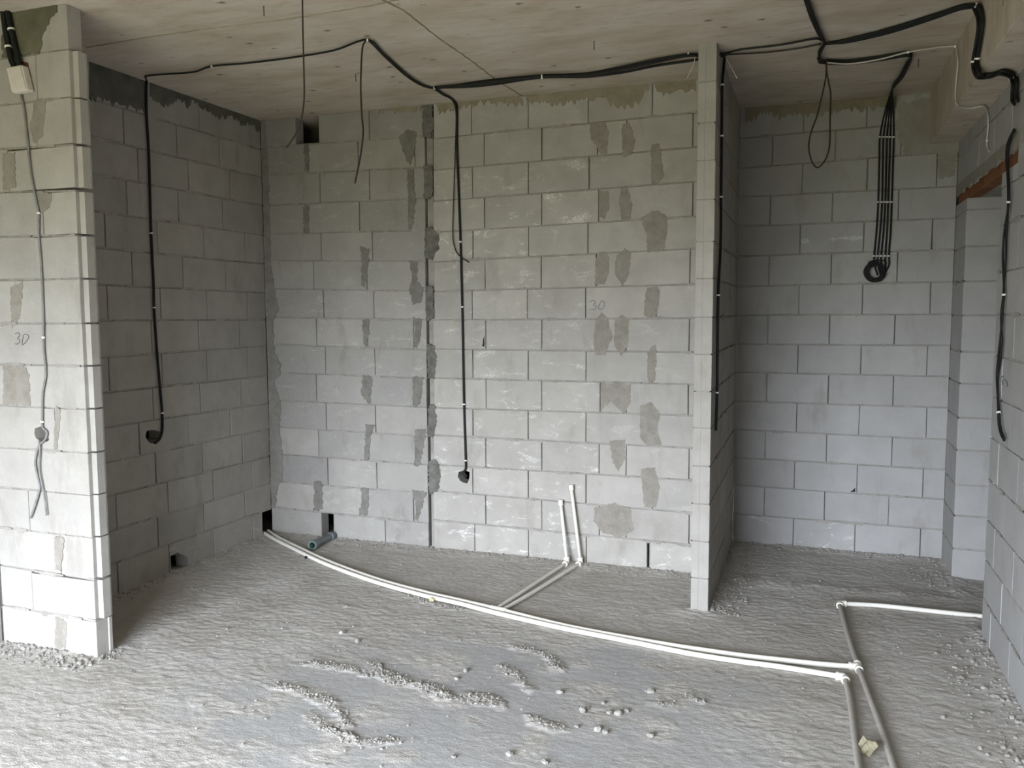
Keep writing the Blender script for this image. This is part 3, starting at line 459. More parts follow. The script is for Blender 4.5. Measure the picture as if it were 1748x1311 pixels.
class Plane:
    """maps (s, z, d): s along the wall, z up, d out of the wall face"""
    def __init__(s, axis, val, sign): s.a, s.v, s.n = axis, val, sign
    def __call__(s, q, z, d=0.):
        w = s.v + s.n * d
        return Vector((w, q, z)) if s.a == 0 else Vector((q, w, z))

PLC = Plane(1, 0., -1)
PLB = Plane(0, XB, 1)
PLA = Plane(1, YA, -1)
PLE = Plane(1, YE, -1)
PLG = Plane(0, XG, -1)
PLD = Plane(0, XDR, 1)
PLANES = {'C': PLC, 'B': PLB, 'A': PLA, 'E': PLE, 'G': PLG, 'D': PLD}

def hexa(bm, P, quad, d0, d1):
    """quad: four (s, z); prism from depth d0 (front) to d1 (back)"""
    f = [bm.verts.new(P(s, z, d0)) for s, z in quad]
    b = [bm.verts.new(P(s, z, d1)) for s, z in quad]
    bm.faces.new(f)
    bm.faces.new(b[::-1])
    for i in range(4):
        j = (i + 1) % 4
        bm.faces.new((f[i], b[i], b[j], f[j]))

def inside(p, poly):
    x, y = p
    c = False
    for i in range(len(poly)):
        (x0, y0), (x1, y1) = poly[i - 1], poly[i]
        if (y0 > y) != (y1 > y) and x < (x1 - x0) * (y - y0) / (y1 - y0) + x0: c = not c
    return c

def ragged(poly, step, amp, rng=random, amp_top=None):
    out = []
    n = len(poly)
    for i in range(n):
        a, b = Vector(poly[i]), Vector(poly[(i + 1) % n])
        k = max(1, int((b - a).length / step))
        nr = Vector((-(b - a).y, (b - a).x))
        if nr.length > 0: nr.normalize()
        for j in range(k):
            t = (j + rng.uniform(-.25, .25) * (j > 0)) / k
            out.append(tuple(a.lerp(b, max(0, t)) + nr * rng.uniform(-amp, amp)))
    return out

def slab_from_polys(bm, P, outer, holes, d0, d1):
    """flat piece with the given outline and holes, front at d0, back at d1"""
    loops = [outer] + holes
    edges, fr = [], []
    for lp in loops:
        vs = [bm.verts.new(P(s, z, d0)) for s, z in lp]
        fr.append(vs)
        edges += [bm.edges.new((vs[i], vs[(i + 1) % len(vs)])) for i in range(len(vs))]
    bmesh.ops.triangle_fill(bm, edges=edges, use_beauty=True)
    for lp, vs in zip(loops, fr):
        bs = [bm.verts.new(P(s, z, d1)) for s, z in lp]
        for i in range(len(vs)):
            j = (i + 1) % len(vs)
            bm.faces.new((vs[i], vs[j], bs[j], bs[i]))

def block(wall, P, quad, depth, tone, coarse, eff, hole=None, groove=0.0, chamfer=.0028, front=0.):
    quad = [(s + random.uniform(-.0012, .0012), z + random.uniform(-.0012, .0012)) for s, z in quad]
    d0 = random.uniform(-.0016, .0016)
    bm = bmesh.new()
    if hole:
        outer = []
        for i in range(4):
            a, b = Vector(quad[i]), Vector(quad[(i + 1) % 4])
            for k in range(3): outer.append(tuple(a.lerp(b, k / 3)))
        slab_from_polys(bm, P, outer, [hole], d0, -depth)
    elif front:
        (sa, z0), (sb, _), (_, z1), _ = quad
        f = front
        prof = [(sb, d0), (sa + .002, d0), (sa, -.002), (sa, -.026), (sa + f, -.030), (sa + f, -.052), (sa, -.056), (sa, -depth + .002), (sa + .002, -depth), (sb, -depth)]
        n = len(prof)
        lo = [bm.verts.new(P(s, z0, d)) for s, d in prof]
        hi = [bm.verts.new(P(s, z1, d)) for s, d in prof]
        bm.faces.new(lo)
        bm.faces.new(hi[::-1])
        for i in range(n): bm.faces.new((lo[i], lo[(i + 1) % n], hi[(i + 1) % n], hi[i]))
    elif groove:
        # block end with a vertical tongue: plan profile at the high-s end
        (sa, z0), (sb, _), (_, z1), _ = quad
        g = groove
        if g > .01:
            prof = [(sa, d0), (sb - .002, d0), (sb, -.002), (sb, -.022), (sb + g, -.026), (sb + g, -.068), (sb + g - .003, -depth), (sa, -depth)]
        else:
            prof = [(sa, d0), (sb - .002, d0), (sb, -.002), (sb, -.070), (sb + g, -.073), (sb + g, -.090), (sb + g - .003, -depth - .012), (sa, -depth - .012)]
        lo = [bm.verts.new(P(s, z0, d)) for s, d in prof]
        hi = [bm.verts.new(P(s, z1, d)) for s, d in prof]
        bm.faces.new(lo)
        bm.faces.new(hi[::-1])
        for i in range(8): bm.faces.new((lo[i], lo[(i + 1) % 8], hi[(i + 1) % 8], hi[i]))
    else:
        hexa(bm, P, quad, d0, -depth)
        bmesh.ops.bevel(bm, geom=list(bm.edges), offset=chamfer, segments=1, affect='EDGES', profile=.5)
    c = sum((P(s, z, -depth / 2) for s, z in quad), Vector()) / 4
    o = from_bm('block', bm, MB, wall, c)
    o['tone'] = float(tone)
    o['coarse'] = float(coarse)
    o['eff'] = float(eff)
    o['sky_tint'] = .5 if P in (PLE, PLG) else 0.  # bluish light put into the block colour of the far and right walls
    return o

def zl(line, s): return line[0] + line[1] * s

def masonry(name, P, tab, depth, look, back=None, skip=(), holes=(), grooves=None, head_recess=(.010, .026), thin=False, wall=None, rows=None, gh=.0038, gv=.0027, lap=.42, socket=False, front=0.):
    """look(row, s_mid, z_mid) -> tone, coarse, eff"""
    L = tab['lines']
    R = tab['rows']
    bm = bmesh.new()
    blocks = []
    for k, ss in enumerate(R):
        if rows and k not in rows: continue
        l0, l1 = L[k], L[k + 1]
        for i in range(len(ss) - 1):
            a, b = ss[i], ss[i + 1]
            if (k, i) in skip: continue
            ga = 0 if i == 0 else gv
            gb = 0 if i == len(ss) - 2 else gv
            a2, b2 = a + ga, b - gb
            if b2 - a2 < .012: continue
            gt = 0 if k == 0 else gh
            q = [(a2, zl(l1, a2) + gh), (b2, zl(l1, b2) + gh), (b2, zl(l0, b2) - gt), (a2, zl(l0, a2) - gt)]
            hl = None
            for h in holes:
                cx = sum(p[0] for p in h) / len(h)
                cz = sum(p[1] for p in h) / len(h)
                if a < cx < b and zl(l1, cx) < cz < zl(l0, cx):
                    hl = [(min(max(p[0], a2 + .006), b2 - .006), min(max(p[1], zl(l1, p[0]) + .008), zl(l0, p[0]) - .008)) for p in ragged(h, .02, .003)]
            blocks.append((q, hl, k, i, i == len(ss) - 2))
            if i > 0 and (k, i - 1) not in skip:
                rec = random.uniform(*head_recess)
                hexa(bm, P, [(a - .004, zl(l1, a)), (a + .004, zl(l1, a)), (a + .004, zl(l0, a)), (a - .004, zl(l0, a))], -rec, -depth + (rec if thin else 0))
        # bed under this row
        if k < len(R) - 1:
            s0, s1 = max(ss[0], R[k + 1][0]), min(ss[-1], R[k + 1][-1])
            s0, s1 = ss[0], ss[-1]
            if thin: s0, s1 = s0 + .004, s1 - .004
            n = max(2, int((s1 - s0) / .05))
            rr = random.uniform(.003, .007)
            for j in range(n):
                u, v = s0 + (s1 - s0) * j / n, s0 + (s1 - s0) * (j + 1) / n
                rec = rr + random.uniform(-.0022, .004)
                hexa(bm, P, [(u, zl(l1, u) - gh - .001), (v, zl(l1, v) - gh - .001), (v, zl(l1, v) + gh + .001), (u, zl(l1, u) + gh + .001)], -rec, -depth + (rec if thin else 0))
            # squeezed-out ragged mortar that laps over the block edges
            for side in ((1, 0) if not thin else (1, 2)):
                if side == 0: continue
                s = s0
                while s < s1 - .03:
                    ln = random.uniform(.03, .22)
                    e = min(s + ln, s1 - .005)
                    if random.random() < lap and e - s > .02:
                        m = max(2, int((e - s) / .011))
                        pts = []
                        wu, wd = random.uniform(.002, .008), random.uniform(.003, .012)
                        for j in range(m + 1):
                            t = j / m
                            env = min(1, 4 * t, 4 * (1 - t))
                            x = s + (e - s) * t
                            pts.append((x, zl(l1, x) - .0035 - env * wd * random.uniform(.3, 1.4), zl(l1, x) + .0035 + env * wu * random.uniform(.2, 1.3)))
                        d = .0022 if side == 1 else -depth - .0022
                        dz = -.004 if side == 1 else -depth + .004
                        fr = [(bm.verts.new(P(x, a, d)), bm.verts.new(P(x, b, d)), bm.verts.new(P(x, a, dz)), bm.verts.new(P(x, b, dz))) for x, a, b in pts]
                        for j in range(m):
                            A, Bv = fr[j], fr[j + 1]
                            bm.faces.new((A[0], Bv[0], Bv[1], A[1]))
                            bm.faces.new((A[2], Bv[2], Bv[0], A[0]))
                            bm.faces.new((A[1], Bv[1], Bv[3], A[3]))
                    s = e + random.uniform(.0, .12)
    dark = []
    if back:
        for (sa, sb, za, zb, d0, d1) in back:
            if d0 < -.15: dark.append((sa, sb, za, zb, d0, d1)); continue
            hexa(bm, P, [(sa, za), (sb, za), (sb, zb), (sa, zb)], d0, d1)
    if wall is None:
        wall = struct(from_bm(name, bm, MM))
    else:
        from_bm('bed_mortar', bm, MM, wall)['kind'] = 'stuff'
    for (sa, sb, za, zb, d0, d1) in dark:
        bm = bmesh.new()
        hexa(bm, P, [(sa, za), (sb, za), (sb, zb), (sa, zb)], d0, d1)
        from_bm('backing', bm, MDARK, wall)
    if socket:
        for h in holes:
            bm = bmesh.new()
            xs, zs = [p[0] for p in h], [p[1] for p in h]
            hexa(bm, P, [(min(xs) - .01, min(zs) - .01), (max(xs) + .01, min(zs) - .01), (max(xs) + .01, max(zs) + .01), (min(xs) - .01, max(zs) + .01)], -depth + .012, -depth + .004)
            from_bm('socket_dark_plate', bm, M_BLACKIN, wall)  # added black plate behind the hole, its darkness painted in
    for q, hl, k, i, last in blocks:
        sm = (q[0][0] + q[1][0]) / 2
        zm = (q[0][1] + q[2][1]) / 2
        t, c, e = look(k, sm, zm)
        g = grooves(k) if (grooves and last) else 0
        block(wall, P, q, depth, t, c, e, hl, g, front=(front if i == 0 else 0))
    return wall

def smear(wall, P, poly, mat, th=.003, amp=.005, step=.014, name='mortar_patch', fringe=False):
    if fringe:
        pts = []
        n = len(poly)
        zmax = max(z for _, z in poly)
        for i in range(n):
            a, b = Vector(poly[i]), Vector(poly[(i + 1) % n])
            k = max(1, int((b - a).length / .012))
            top = a.y > zmax - .05 and b.y > zmax - .05
            for j in range(k):
                p = a.lerp(b, j / k)
                if not top: p.y += random.choice((-1, 1)) * random.uniform(0, .022)
                pts.append(tuple(p))
        poly = pts
    else:
        poly = ragged(poly, step, amp)
    bm = bmesh.new()
    slab_from_polys(bm, P, poly, [], th + random.uniform(0, .0012), -.004)
    return from_bm(name, bm, mat, wall)

def catmull(pts, per=6):
    pts = [Vector(p) for p in pts]
    if len(pts) < 3: return pts
    out = []
    for i in range(len(pts) - 1):
        p0 = pts[i - 1] if i else pts[0] * 2 - pts[1]
        p1, p2 = pts[i], pts[i + 1]
        p3 = pts[i + 2] if i + 2 < len(pts) else p2 * 2 - p1
        # centripetal-ish: clamp the tangents so tight corners do not overshoot
        l = (p2 - p1).length
        t1 = (p2 - p0) * .5
        t2 = (p3 - p1) * .5
        if t1.length > l: t1 *= l / t1.length
        if t2.length > l: t2 *= l / t2.length
        for j in range(per):
            t = j / per
            out.append((2 * t**3 - 3 * t**2 + 1) * p1 + (t**3 - 2 * t**2 + t) * t1 + (-2 * t**3 + 3 * t**2) * p2 + (t**3 - t**2) * t2)
    out.append(pts[-1])
    return out

def tube_bm(bm, pts, r, n=8, cap=True):
    pts = [p for i, p in enumerate(pts) if i == 0 or (p - pts[i - 1]).length > 1e-5]
    prev = None
    rings = []
    for i, p in enumerate(pts):
        t = (pts[min(i + 1, len(pts) - 1)] - pts[max(i - 1, 0)])
        if t.length < 1e-9: continue
        t.normalize()
        if prev is None:
            a = Vector((0, 0, 1)) if abs(t.z) < .8 else Vector((1, 0, 0))
            u = t.cross(a).normalized()
        else:
            u = prev - t * prev.dot(t)
            u = u.normalized() if u.length > 1e-6 else t.orthogonal().normalized()
        prev = u
        w = t.cross(u)
        rr = r(i / (len(pts) - 1)) if callable(r) else r
        rings.append([bm.verts.new(p + (u * math.cos(2 * math.pi * k / n) + w * math.sin(2 * math.pi * k / n)) * rr) for k in range(n)])
    for A, B_ in zip(rings, rings[1:]):
        for k in range(n): bm.faces.new((A[k], A[(k + 1) % n], B_[(k + 1) % n], B_[k]))
    if cap:
        bm.faces.new(rings[0][::-1])
        bm.faces.new(rings[-1])

def tube(name, pts, r, mat, parent=None, n=8, smooth=True, per=6):
    bm = bmesh.new()
    tube_bm(bm, catmull(pts, per), r, n)
    return from_bm(name, bm, mat, parent, smooth=smooth)

def near_path(pts, q):
    q = Vector(q)
    i = min(range(len(pts)), key=lambda j: (pts[j] - q).length)
    a, b = pts[max(i - 1, 0)], pts[min(i + 1, len(pts) - 1)]
    return pts[i], (b - a).normalized()

def clip_at(parent, pts, q, r, w=.008, mat=None, name='cable_clip'):
    p, t = near_path(pts, q)
    bm = bmesh.new()
    tube_bm(bm, [p - t * w / 2, p + t * w / 2], r, 10)
    s = t.orthogonal().normalized()
    return from_bm(name, bm, mat or M_CLIP, parent)

def cable(pts, r, mat, label, clips=(), group=None, name='electrical_cable', cat='cable', n=8):
    cp = catmull(pts)
    bm = bmesh.new()
    tube_bm(bm, cp, r, n)
    o = from_bm(name, bm, mat, smooth=True)
    tag(o, label, cat, group)
    for q in clips: clip_at(o, cp, q, r + .0025)
    return o

PT = DATA['P']

# ------------------------------------------------------------------ floor
def vnoise(X, Y, seed, fx, fy):
    g = np.random.default_rng(seed).random((256, 256)).astype(np.float32)
    x, y = X * fx + 500.3, Y * fy + 500.7
    xi, yi = np.floor(x).astype(int), np.floor(y).astype(int)
    u, v = x - xi, y - yi
    u, v = u * u * (3 - 2 * u), v * v * (3 - 2 * v)
    a, b = g[xi % 256, yi % 256], g[(xi + 1) % 256, yi % 256]
    c, d = g[xi % 256, (yi + 1) % 256], g[(xi + 1) % 256, (yi + 1) % 256]
    return (a * (1 - u) + b * u) * (1 - v) + (c * (1 - u) + d * u) * v

def seg_dist(X, Y, pl):
    D = np.full(X.shape, 9.)
    for (x0, y0), (x1, y1) in zip(pl, pl[1:]):
        dx, dy = x1 - x0, y1 - y0
        t = np.clip(((X - x0) * dx + (Y - y0) * dy) / (dx * dx + dy * dy + 1e-12), 0, 1)
        D = np.minimum(D, np.hypot(X - x0 - t * dx, Y - y0 - t * dy))
    return D

def floor_height(X, Y):
    big = vnoise(X, Y, 1, 1.6, 1.6)
    wob = Y + .05 * vnoise(X, Y, 2, 3, 3) + .16 * X * 0
    streak = .5 * vnoise(X, wob, 3, 5, 16) + .5 * vnoise(X, wob, 4, 18, 50)
    grain = .5 * vnoise(X, Y, 5, 38, 52) + .5 * vnoise(X, Y, 6, 75, 90)
    # trowelled patch in front, rough raked screed elsewhere
    e = ((X - .05) / 1.15) ** 2 + ((Y + 2.25) / .62) ** 2
    e2 = ((X - .35) / .8) ** 2 + ((Y + 1.55) / .30) ** 2
    sm = np.clip(1.35 - np.minimum(e, e2) + 1.1 * (vnoise(X, Y, 7, 3.2, 4.2) - .5), 0, 1)
    sm = sm * np.clip((vnoise(X, Y, 8, 7, 9) - .15) * 2.6, 0, 1)
    rough = 1 - .7 * sm
    h = .006 * (big - .5) + rough * (.0040 * (streak - .5) + .0060 * (grain - .5))
    crumb = .6 * vnoise(X, Y, 9, 45, 45) + .4 * vnoise(X, Y, 10, 95, 95)
    for i, r in enumerate(DATA['ridges']):
        d = seg_dist(X, Y, r) + .05 * (vnoise(X, Y, 20 + i, 14, 14) - .5) + .03 * (vnoise(X, Y, 60 + i, 40, 40) - .5)
        w = .036
        k = np.clip(1 - d / w, 0, 1)
        br = np.clip((vnoise(X, Y, 40 + i, 13, 13) - .25) * 3, 0, 1)
        h = h + np.where(k > 0, np.minimum(k * 1.5, 1) * br * (.001 + .008 * crumb), 0)
        sm = sm * (1 - .9 * np.clip(k * 2, 0, 1))
    # lumps left along the wall feet
    def heap(dist, wd):
        return np.clip(1 - dist / wd, 0, 1)
    foot = np.zeros_like(X)
    for d, wd in ((np.abs(Y), .14), (np.abs(X - XB), .10), (np.abs(Y - YE), .10), (np.abs(X - XG), .13)):
        foot = np.maximum(foot, heap(d, wd))
    seg = [((-2.4, YA), (XA, YA), (XA, YAR)), ((XDR, YD), (XDR, YE)), ((XDL, YD), (XDR, YD))]
    for s in seg: foot = np.maximum(foot, heap(seg_dist(X, Y, s), .13))
    h = h + foot * (.004 + .020 * crumb * vnoise(X, Y, 11, 9, 9))
    sm = sm * (1 - np.clip(foot * 2, 0, 1))
    return h - .003, sm

def grid_mesh(x0, x1, y0, y1, st):
    xs = np.arange(x0, x1 + st / 2, st)
    ys = np.arange(y0, y1 + st / 2, st)
    X, Y = np.meshgrid(xs, ys, indexing='ij')
    H, SMK = floor_height(X, Y)
    nx, ny = X.shape
    V = np.stack([X, Y, H], -1).reshape(-1, 3)
    i, j = np.meshgrid(np.arange(nx - 1), np.arange(ny - 1), indexing='ij')
    a = (i * ny + j).ravel()
    F = np.stack([a, a + ny, a + ny + 1, a + 1], -1)
    return V, F, SMK.ravel()

V1, F1, S1 = grid_mesh(-2.42, 2.62, -3.25, .86, .0078)
V2, F2, S2 = grid_mesh(-3.0, 3.75, YREAR - .3, 1.05, .15)
V2[:, 2] = -.016
V = np.concatenate([V1, V2])
F = np.concatenate([F1, F2 + len(V1)])
me = bpy.data.meshes.new('floor')
me.vertices.add(len(V))
me.vertices.foreach_set('co', V.astype(np.float32).ravel())
me.loops.add(F.size)
me.loops.foreach_set('vertex_index', F.astype(np.int32).ravel())
me.polygons.add(len(F))
me.polygons.foreach_set('loop_start', np.arange(0, F.size, 4, dtype=np.int32))
me.polygons.foreach_set('loop_total', np.full(len(F), 4, dtype=np.int32))
at = me.attributes.new('smooth_mask', 'FLOAT', 'POINT')
at.data.foreach_set('value', np.concatenate([S1, S2]).astype(np.float32))
me.update()
me.validate()
me.polygons.foreach_set('use_smooth', np.ones(len(F), dtype=bool))
floor = struct(link_mesh('floor', me, MF))

def rock_bm(bm, c, r, sub=1):
    res = bmesh.ops.create_icosphere(bm, subdivisions=sub, radius=r)
    sxyz = Vector((random.uniform(.7, 1.4), random.uniform(.7, 1.3), random.uniform(.5, .9)))
    a = random.uniform(0, 6.28)
    ca, sa = math.cos(a), math.sin(a)
    for v in res['verts']:
        p = v.co * random.uniform(.78, 1.18)
        p = Vector((p.x * sxyz.x, p.y * sxyz.y, p.z * sxyz.z))
        v.co = Vector((p.x * ca - p.y * sa, p.x * sa + p.y * ca, p.z)) + Vector(c)

# rubble: thousands of crumbs, one piece of stuff
verts, faces = [], []
ico = bmesh.new()
bmesh.ops.create_icosphere(ico, subdivisions=1, radius=1)
IV = np.array([v.co[:] for v in ico.verts])
IF = np.array([[v.index for v in f.verts] for f in ico.faces])
ico.free()
def crumbs(n, sampler, r0, r1):
    for _ in range(n):
        x, y = sampler()
        r = r0 + (r1 - r0) * RNG.random() ** 3
        sc = r * np.array([RNG.uniform(.7, 1.4), RNG.uniform(.7, 1.3), RNG.uniform(.5, .95)])
        P = IV * sc * RNG.uniform(.75, 1.2, (len(IV), 1))
        a = RNG.random() * 6.28
        ca, sa = math.cos(a), math.sin(a)
        P = np.stack([P[:, 0] * ca - P[:, 1] * sa, P[:, 0] * sa + P[:, 1] * ca, P[:, 2]], -1)
        hz = float(floor_height(np.array([[x]]), np.array([[y]]))[0][0, 0]) if r > .006 else .004
        faces.append(IF + len(verts) * len(IV))
        verts.append(P + np.array([x, y, hz + r * .2]))
def along(x0, y0, x1, y1, nx, ny, w):
    def f():
        t = RNG.random()
        d = w * RNG.random() ** 2.2
        return x0 + (x1 - x0) * t + nx * d, y0 + (y1 - y0) * t + ny * d
    return f
def anywhere():
    return RNG.uniform(-2.2, 2.1), RNG.uniform(-2.9, .6)
crumbs(600, along(-2.39, -.01, .75, -.01, 0, -1, .14), .003, .010)
crumbs(350, along(XB + .01, -2.1, XB + .01, -.02, 1, 0, .10), .003, .009)
crumbs(420, along(-2.39, YA - .01, XA + .05, YA - .01, 0, -1, .15), .003, .013)
crumbs(70, along(XA + .01, YA, XA + .01, YAR, 1, 0, .08), .003, .010)
crumbs(420, along(XDR + .01, YD, XDR + .01, YE, 1, 0, .18), .003, .011)
crumbs(240, along(XDR, YE - .01, 2.17, YE - .01, 0, -1, .09), .003, .011)
crumbs(420, along(XG - .01, -2.3, XG - .01, -.6, -1, 0, .24), .003, .012)
crumbs(160, along(XG - .05, .2, XG - .05, .8, -1, 0, .2), .003, .010)
crumbs(1100, anywhere, .0018, .0065)
for rdg in DATA['ridges']:
    pts_ = [np.array(p) for p in rdg]
    L_ = sum(np.linalg.norm(b - a) for a, b in zip(pts_, pts_[1:]))
    def on_ridge(pts_=pts_):
        k = RNG.integers(0, len(pts_) - 1)
        p = pts_[k] + (pts_[k + 1] - pts_[k]) * RNG.random() + RNG.normal(0, .012, 2) * (1, 1.3)
        return float(p[0]), float(p[1])
    crumbs(int(L_ * 420), on_ridge, .0022, .0085)
RV, RF = np.concatenate(verts), np.concatenate(faces)
rm = bpy.data.meshes.new('rubble')
rm.from_pydata(RV.tolist(), [], RF.tolist())
rub = link_mesh('rubble', rm, MRUB, floor)
rub['kind'] = 'stuff'

for i, q in enumerate(DATA['lumps']):
    if i in (13, 23): continue
    bm = bmesh.new()
    r = (.020, .012, .013, .017, .010, .014, .010, .012, .010, .014, .012, .015, .012, 0, .012)[i] if i < 15 else random.uniform(.011, .021)
    rock_bm(bm, (q[0], q[1], 0.001), r * .9, 2)
    from_bm('mortar_lump', bm, MRUB, floor)

# ------------------------------------------------------------------ ceiling with its downstand beam
bm = bmesh.new()
box(bm, XB - .6, 3.7, YREAR - .3, 1.1, CZ, CZ + .2)
ceiling = struct(from_bm('ceiling', bm, MC))
bm = bmesh.new()
box(bm, 2.009, 2.45, YREAR, YE, 2.665, CZ + .01)
bmesh.ops.bevel(bm, geom=[e for e in bm.edges if all(abs(v.co.x - 2.009) < 1e-4 and v.co.z < 2.7 for v in e.verts)], offset=.006, segments=2, affect='EDGES')
from_bm('beam', bm, MC, ceiling)
for s in DATA['seams']:
    pts = [Vector((p[0], p[1], CZ)) for p in s]
    bm = bmesh.new()
    cp = []
    for a, b in zip(pts, pts[1:]):
        k = max(2, int((b - a).length / .03))
        cp += [a.lerp(b, j / k) for j in range(k)]
    cp.append(pts[-1])
    tube_bm(bm, [p + Vector((random.uniform(-.002, .002), random.uniform(-.002, .002), random.uniform(-.002, .001))) for p in cp], .0042, 5)
    from_bm('board_seam', bm, SME['b'], ceiling)
for q in DATA['nails']:
    bm = bmesh.new()
    tube_bm(bm, [Vector((q[0], q[1], CZ + .005)), Vector((q[0] + .001, q[1], CZ - .045))], .0022, 6)
    from_bm('nail', bm, M_STEEL, ceiling)

# ------------------------------------------------------------------ walls
def look_c(k, s, z):
    t = random.uniform(.96, 1.05)
    left = s < -1.1
    if left:
        c = random.uniform(.2, .6) + (.4 if 5 < k < 13 else 0) * (random.random() < .65) + (.25 if k == 14 else 0)
        return t * (.86 if k < 5 else .95), min(1, c), random.uniform(.1, .5)
    return t, random.uniform(0, .12), (random.uniform(.5, 1.0) if s < .1 else random.uniform(0, .35)) * (1 if k > 1 else .3) + (.4 if k == 14 else 0)
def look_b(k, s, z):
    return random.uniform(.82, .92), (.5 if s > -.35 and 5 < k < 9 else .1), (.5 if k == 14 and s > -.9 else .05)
def look_a(k, s, z): return random.uniform(.95, 1.03), .08, .1
def look_e(k, s, z): return random.uniform(.95, 1.02), .02, (.9 if k == 14 and s < 1.7 else .05)
def look_g(k, s, z): return random.uniform(.93, 1.0), .03, .03
def look_d(k, s, z): return random.uniform(.94, 1.02), .08, .05

H = DATA['HOLES']
back_holes = [H['socketC'][1], H['slitC'][1]]
wb = masonry('wall_back', PLC, DATA['CL'], .10, look_c, skip={(0, 1), (14, 1)},
             back=[(XB - .4, .80, -.04, CZ, -.36, -.42), (-1.106, -1.062, -.03, CZ, -.022, -.10)])
masonry('wall_back', PLC, DATA['CR'], .10, look_c, holes=back_holes, wall=wb)
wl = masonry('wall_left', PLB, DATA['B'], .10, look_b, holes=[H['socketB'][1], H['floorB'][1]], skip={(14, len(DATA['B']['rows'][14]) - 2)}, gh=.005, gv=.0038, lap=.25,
             back=[(YREAR - .2, .5, -.04, CZ, -.36, -.42), (YREAR - .2, -2.118, -.04, CZ, -.004, -.36)])
front_rows = {'lines': DATA['B']['lines'], 'rows': [[-3.4 + (.2 if k % 2 else 0), -3.0 + (.2 if k % 2 else 0), -2.6 + (.2 if k % 2 else 0), -2.212] for k in range(15)]}
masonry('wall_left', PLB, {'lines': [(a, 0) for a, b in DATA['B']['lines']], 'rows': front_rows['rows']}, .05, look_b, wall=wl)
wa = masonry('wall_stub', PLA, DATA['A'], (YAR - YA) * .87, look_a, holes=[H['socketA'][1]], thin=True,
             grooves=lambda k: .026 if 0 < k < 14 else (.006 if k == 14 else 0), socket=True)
wd = masonry('wall_partition', PLD, DATA['D'], XDR - XDL, look_d, thin=True, head_recess=(.016, .03), front=.0018)
we = masonry('wall_far', PLE, DATA['E'], .10, look_e, holes=[H['notchE'][1]], back=[(XB - .6, 3.7, -.04, CZ, -.102, -.149)])

# right wall: doorway between y = -.53 and y = .43, wooden lintel board over it
GL = [2.668, 2.582, 2.385, 2.20, 2.02, 1.80, 1.60, 1.40, 1.20, 1.00, .79, .59, .39, .19, -.03]
lines = [(z, 0) for z in GL]
near, far, above = [], [], []
JN, JF = -.535, .43
for k in range(14):
    off = .2 if k % 2 else .0
    near.append([-2.935 + off, -2.535 + off, -2.135 + off, -1.735 + off, -1.335 + off, -.935 + off, JN] if off == 0 else [-2.735, -2.335, -1.935, -1.535, -1.135, -.735, JN])
TH = .2
tabN = {'lines': lines, 'rows': near}
wr = masonry('wall_right', PLG, tabN, TH, look_g, rows=set(range(3, 14)),
             back=[(YREAR - .2, -2.90, -.04, CZ, -.004, -TH), (YREAR - .2, YE + .1, 2.668, CZ, -.002, -TH)])
FL = [2.275, 2.205, 1.995, 1.79, 1.589, 1.373, 1.185, .978, .783, .572, .382, .179, -.03]
masonry('wall_right', PLG, {'lines': [(z, 0) for z in FL], 'rows': [[JF, YE] for _ in range(12)]}, TH, look_g, wall=wr)
masonry('wall_right', PLG, {'lines': [(2.668, 0), (2.582, 0), (2.385, 0), (2.345, 0)], 'rows': [[-2.93, -1.9, -.9, .1, YE], [-2.93, -2.3, -1.9, -1.5, -1.1, -.7, -.3, .1, .5, YE], [-2.93, -1.5, -.55, .3, YE]]}, TH, look_g, wall=wr)
masonry('wall_right', PLG, {'lines': [(2.345, 0), (2.20, 0)], 'rows': [[-2.93, -2.1, -1.5, -.86]]}, TH, look_g, wall=wr)
bm = bmesh.new()
hexa(bm, PLG, [(-.855, 2.27), (YE, 2.278), (YE, 2.338), (-.855, 2.338)], -.012, -.07)
bd = from_bm('lintel_board', bm, M_BOARD, wr)
bm = bmesh.new()
hexa(bm, PLG, [(-.855, 2.272), (YE, 2.276), (YE, 2.345), (-.855, 2.345)], -.07, -TH)
from_bm('lintel', bm, MM, wr)
bm = bmesh.new()
hexa(bm, PLG, [(-.855, 2.20), (JN, 2.20), (JN, 2.268), (-.855, 2.268)], 0, -TH)
from_bm('block', bm, MB, wr)
for o in wr.children:
    if o.name.startswith('block') and 'tone' not in o: o['tone'] = .98; o['coarse'] = 0.; o['eff'] = 0.; o['sky_tint'] = .5
# ragged mortar edge above the board
top = [(-.9, 2.352), (YE, 2.352)]
n = 70
rag = [(YE - (YE + .9) * i / n, 2.335 + random.choice((0, 0, .012)) - random.uniform(0, .014)) for i in range(n + 1)]
bm = bmesh.new()
slab_from_polys(bm, PLG, [(-.9, 2.40), (YE, 2.40)] + rag, [], .004, -.006)
from_bm('mortar_patch', bm, SME['m'], wr)

# corridor beyond the doorway
bm = bmesh.new()
box(bm, 3.4, 3.6, YREAR, YE + .2, -.04, CZ)
struct(from_bm('wall_corridor', bm, MM))

# rear wall with the balcony opening
bm = bmesh.new()
y0, y1 = YREAR - .2, YREAR
for a in ((XB - .6, WX0, -.04, CZ), (WX1, 3.7, -.04, CZ), (WX0, WX1, WZ1, CZ), (WX0, WX1, -.04, WZ0)):
    box(bm, a[0], a[1], y0, y1, a[2], a[3])
struct(from_bm('wall_rear', bm, MM))

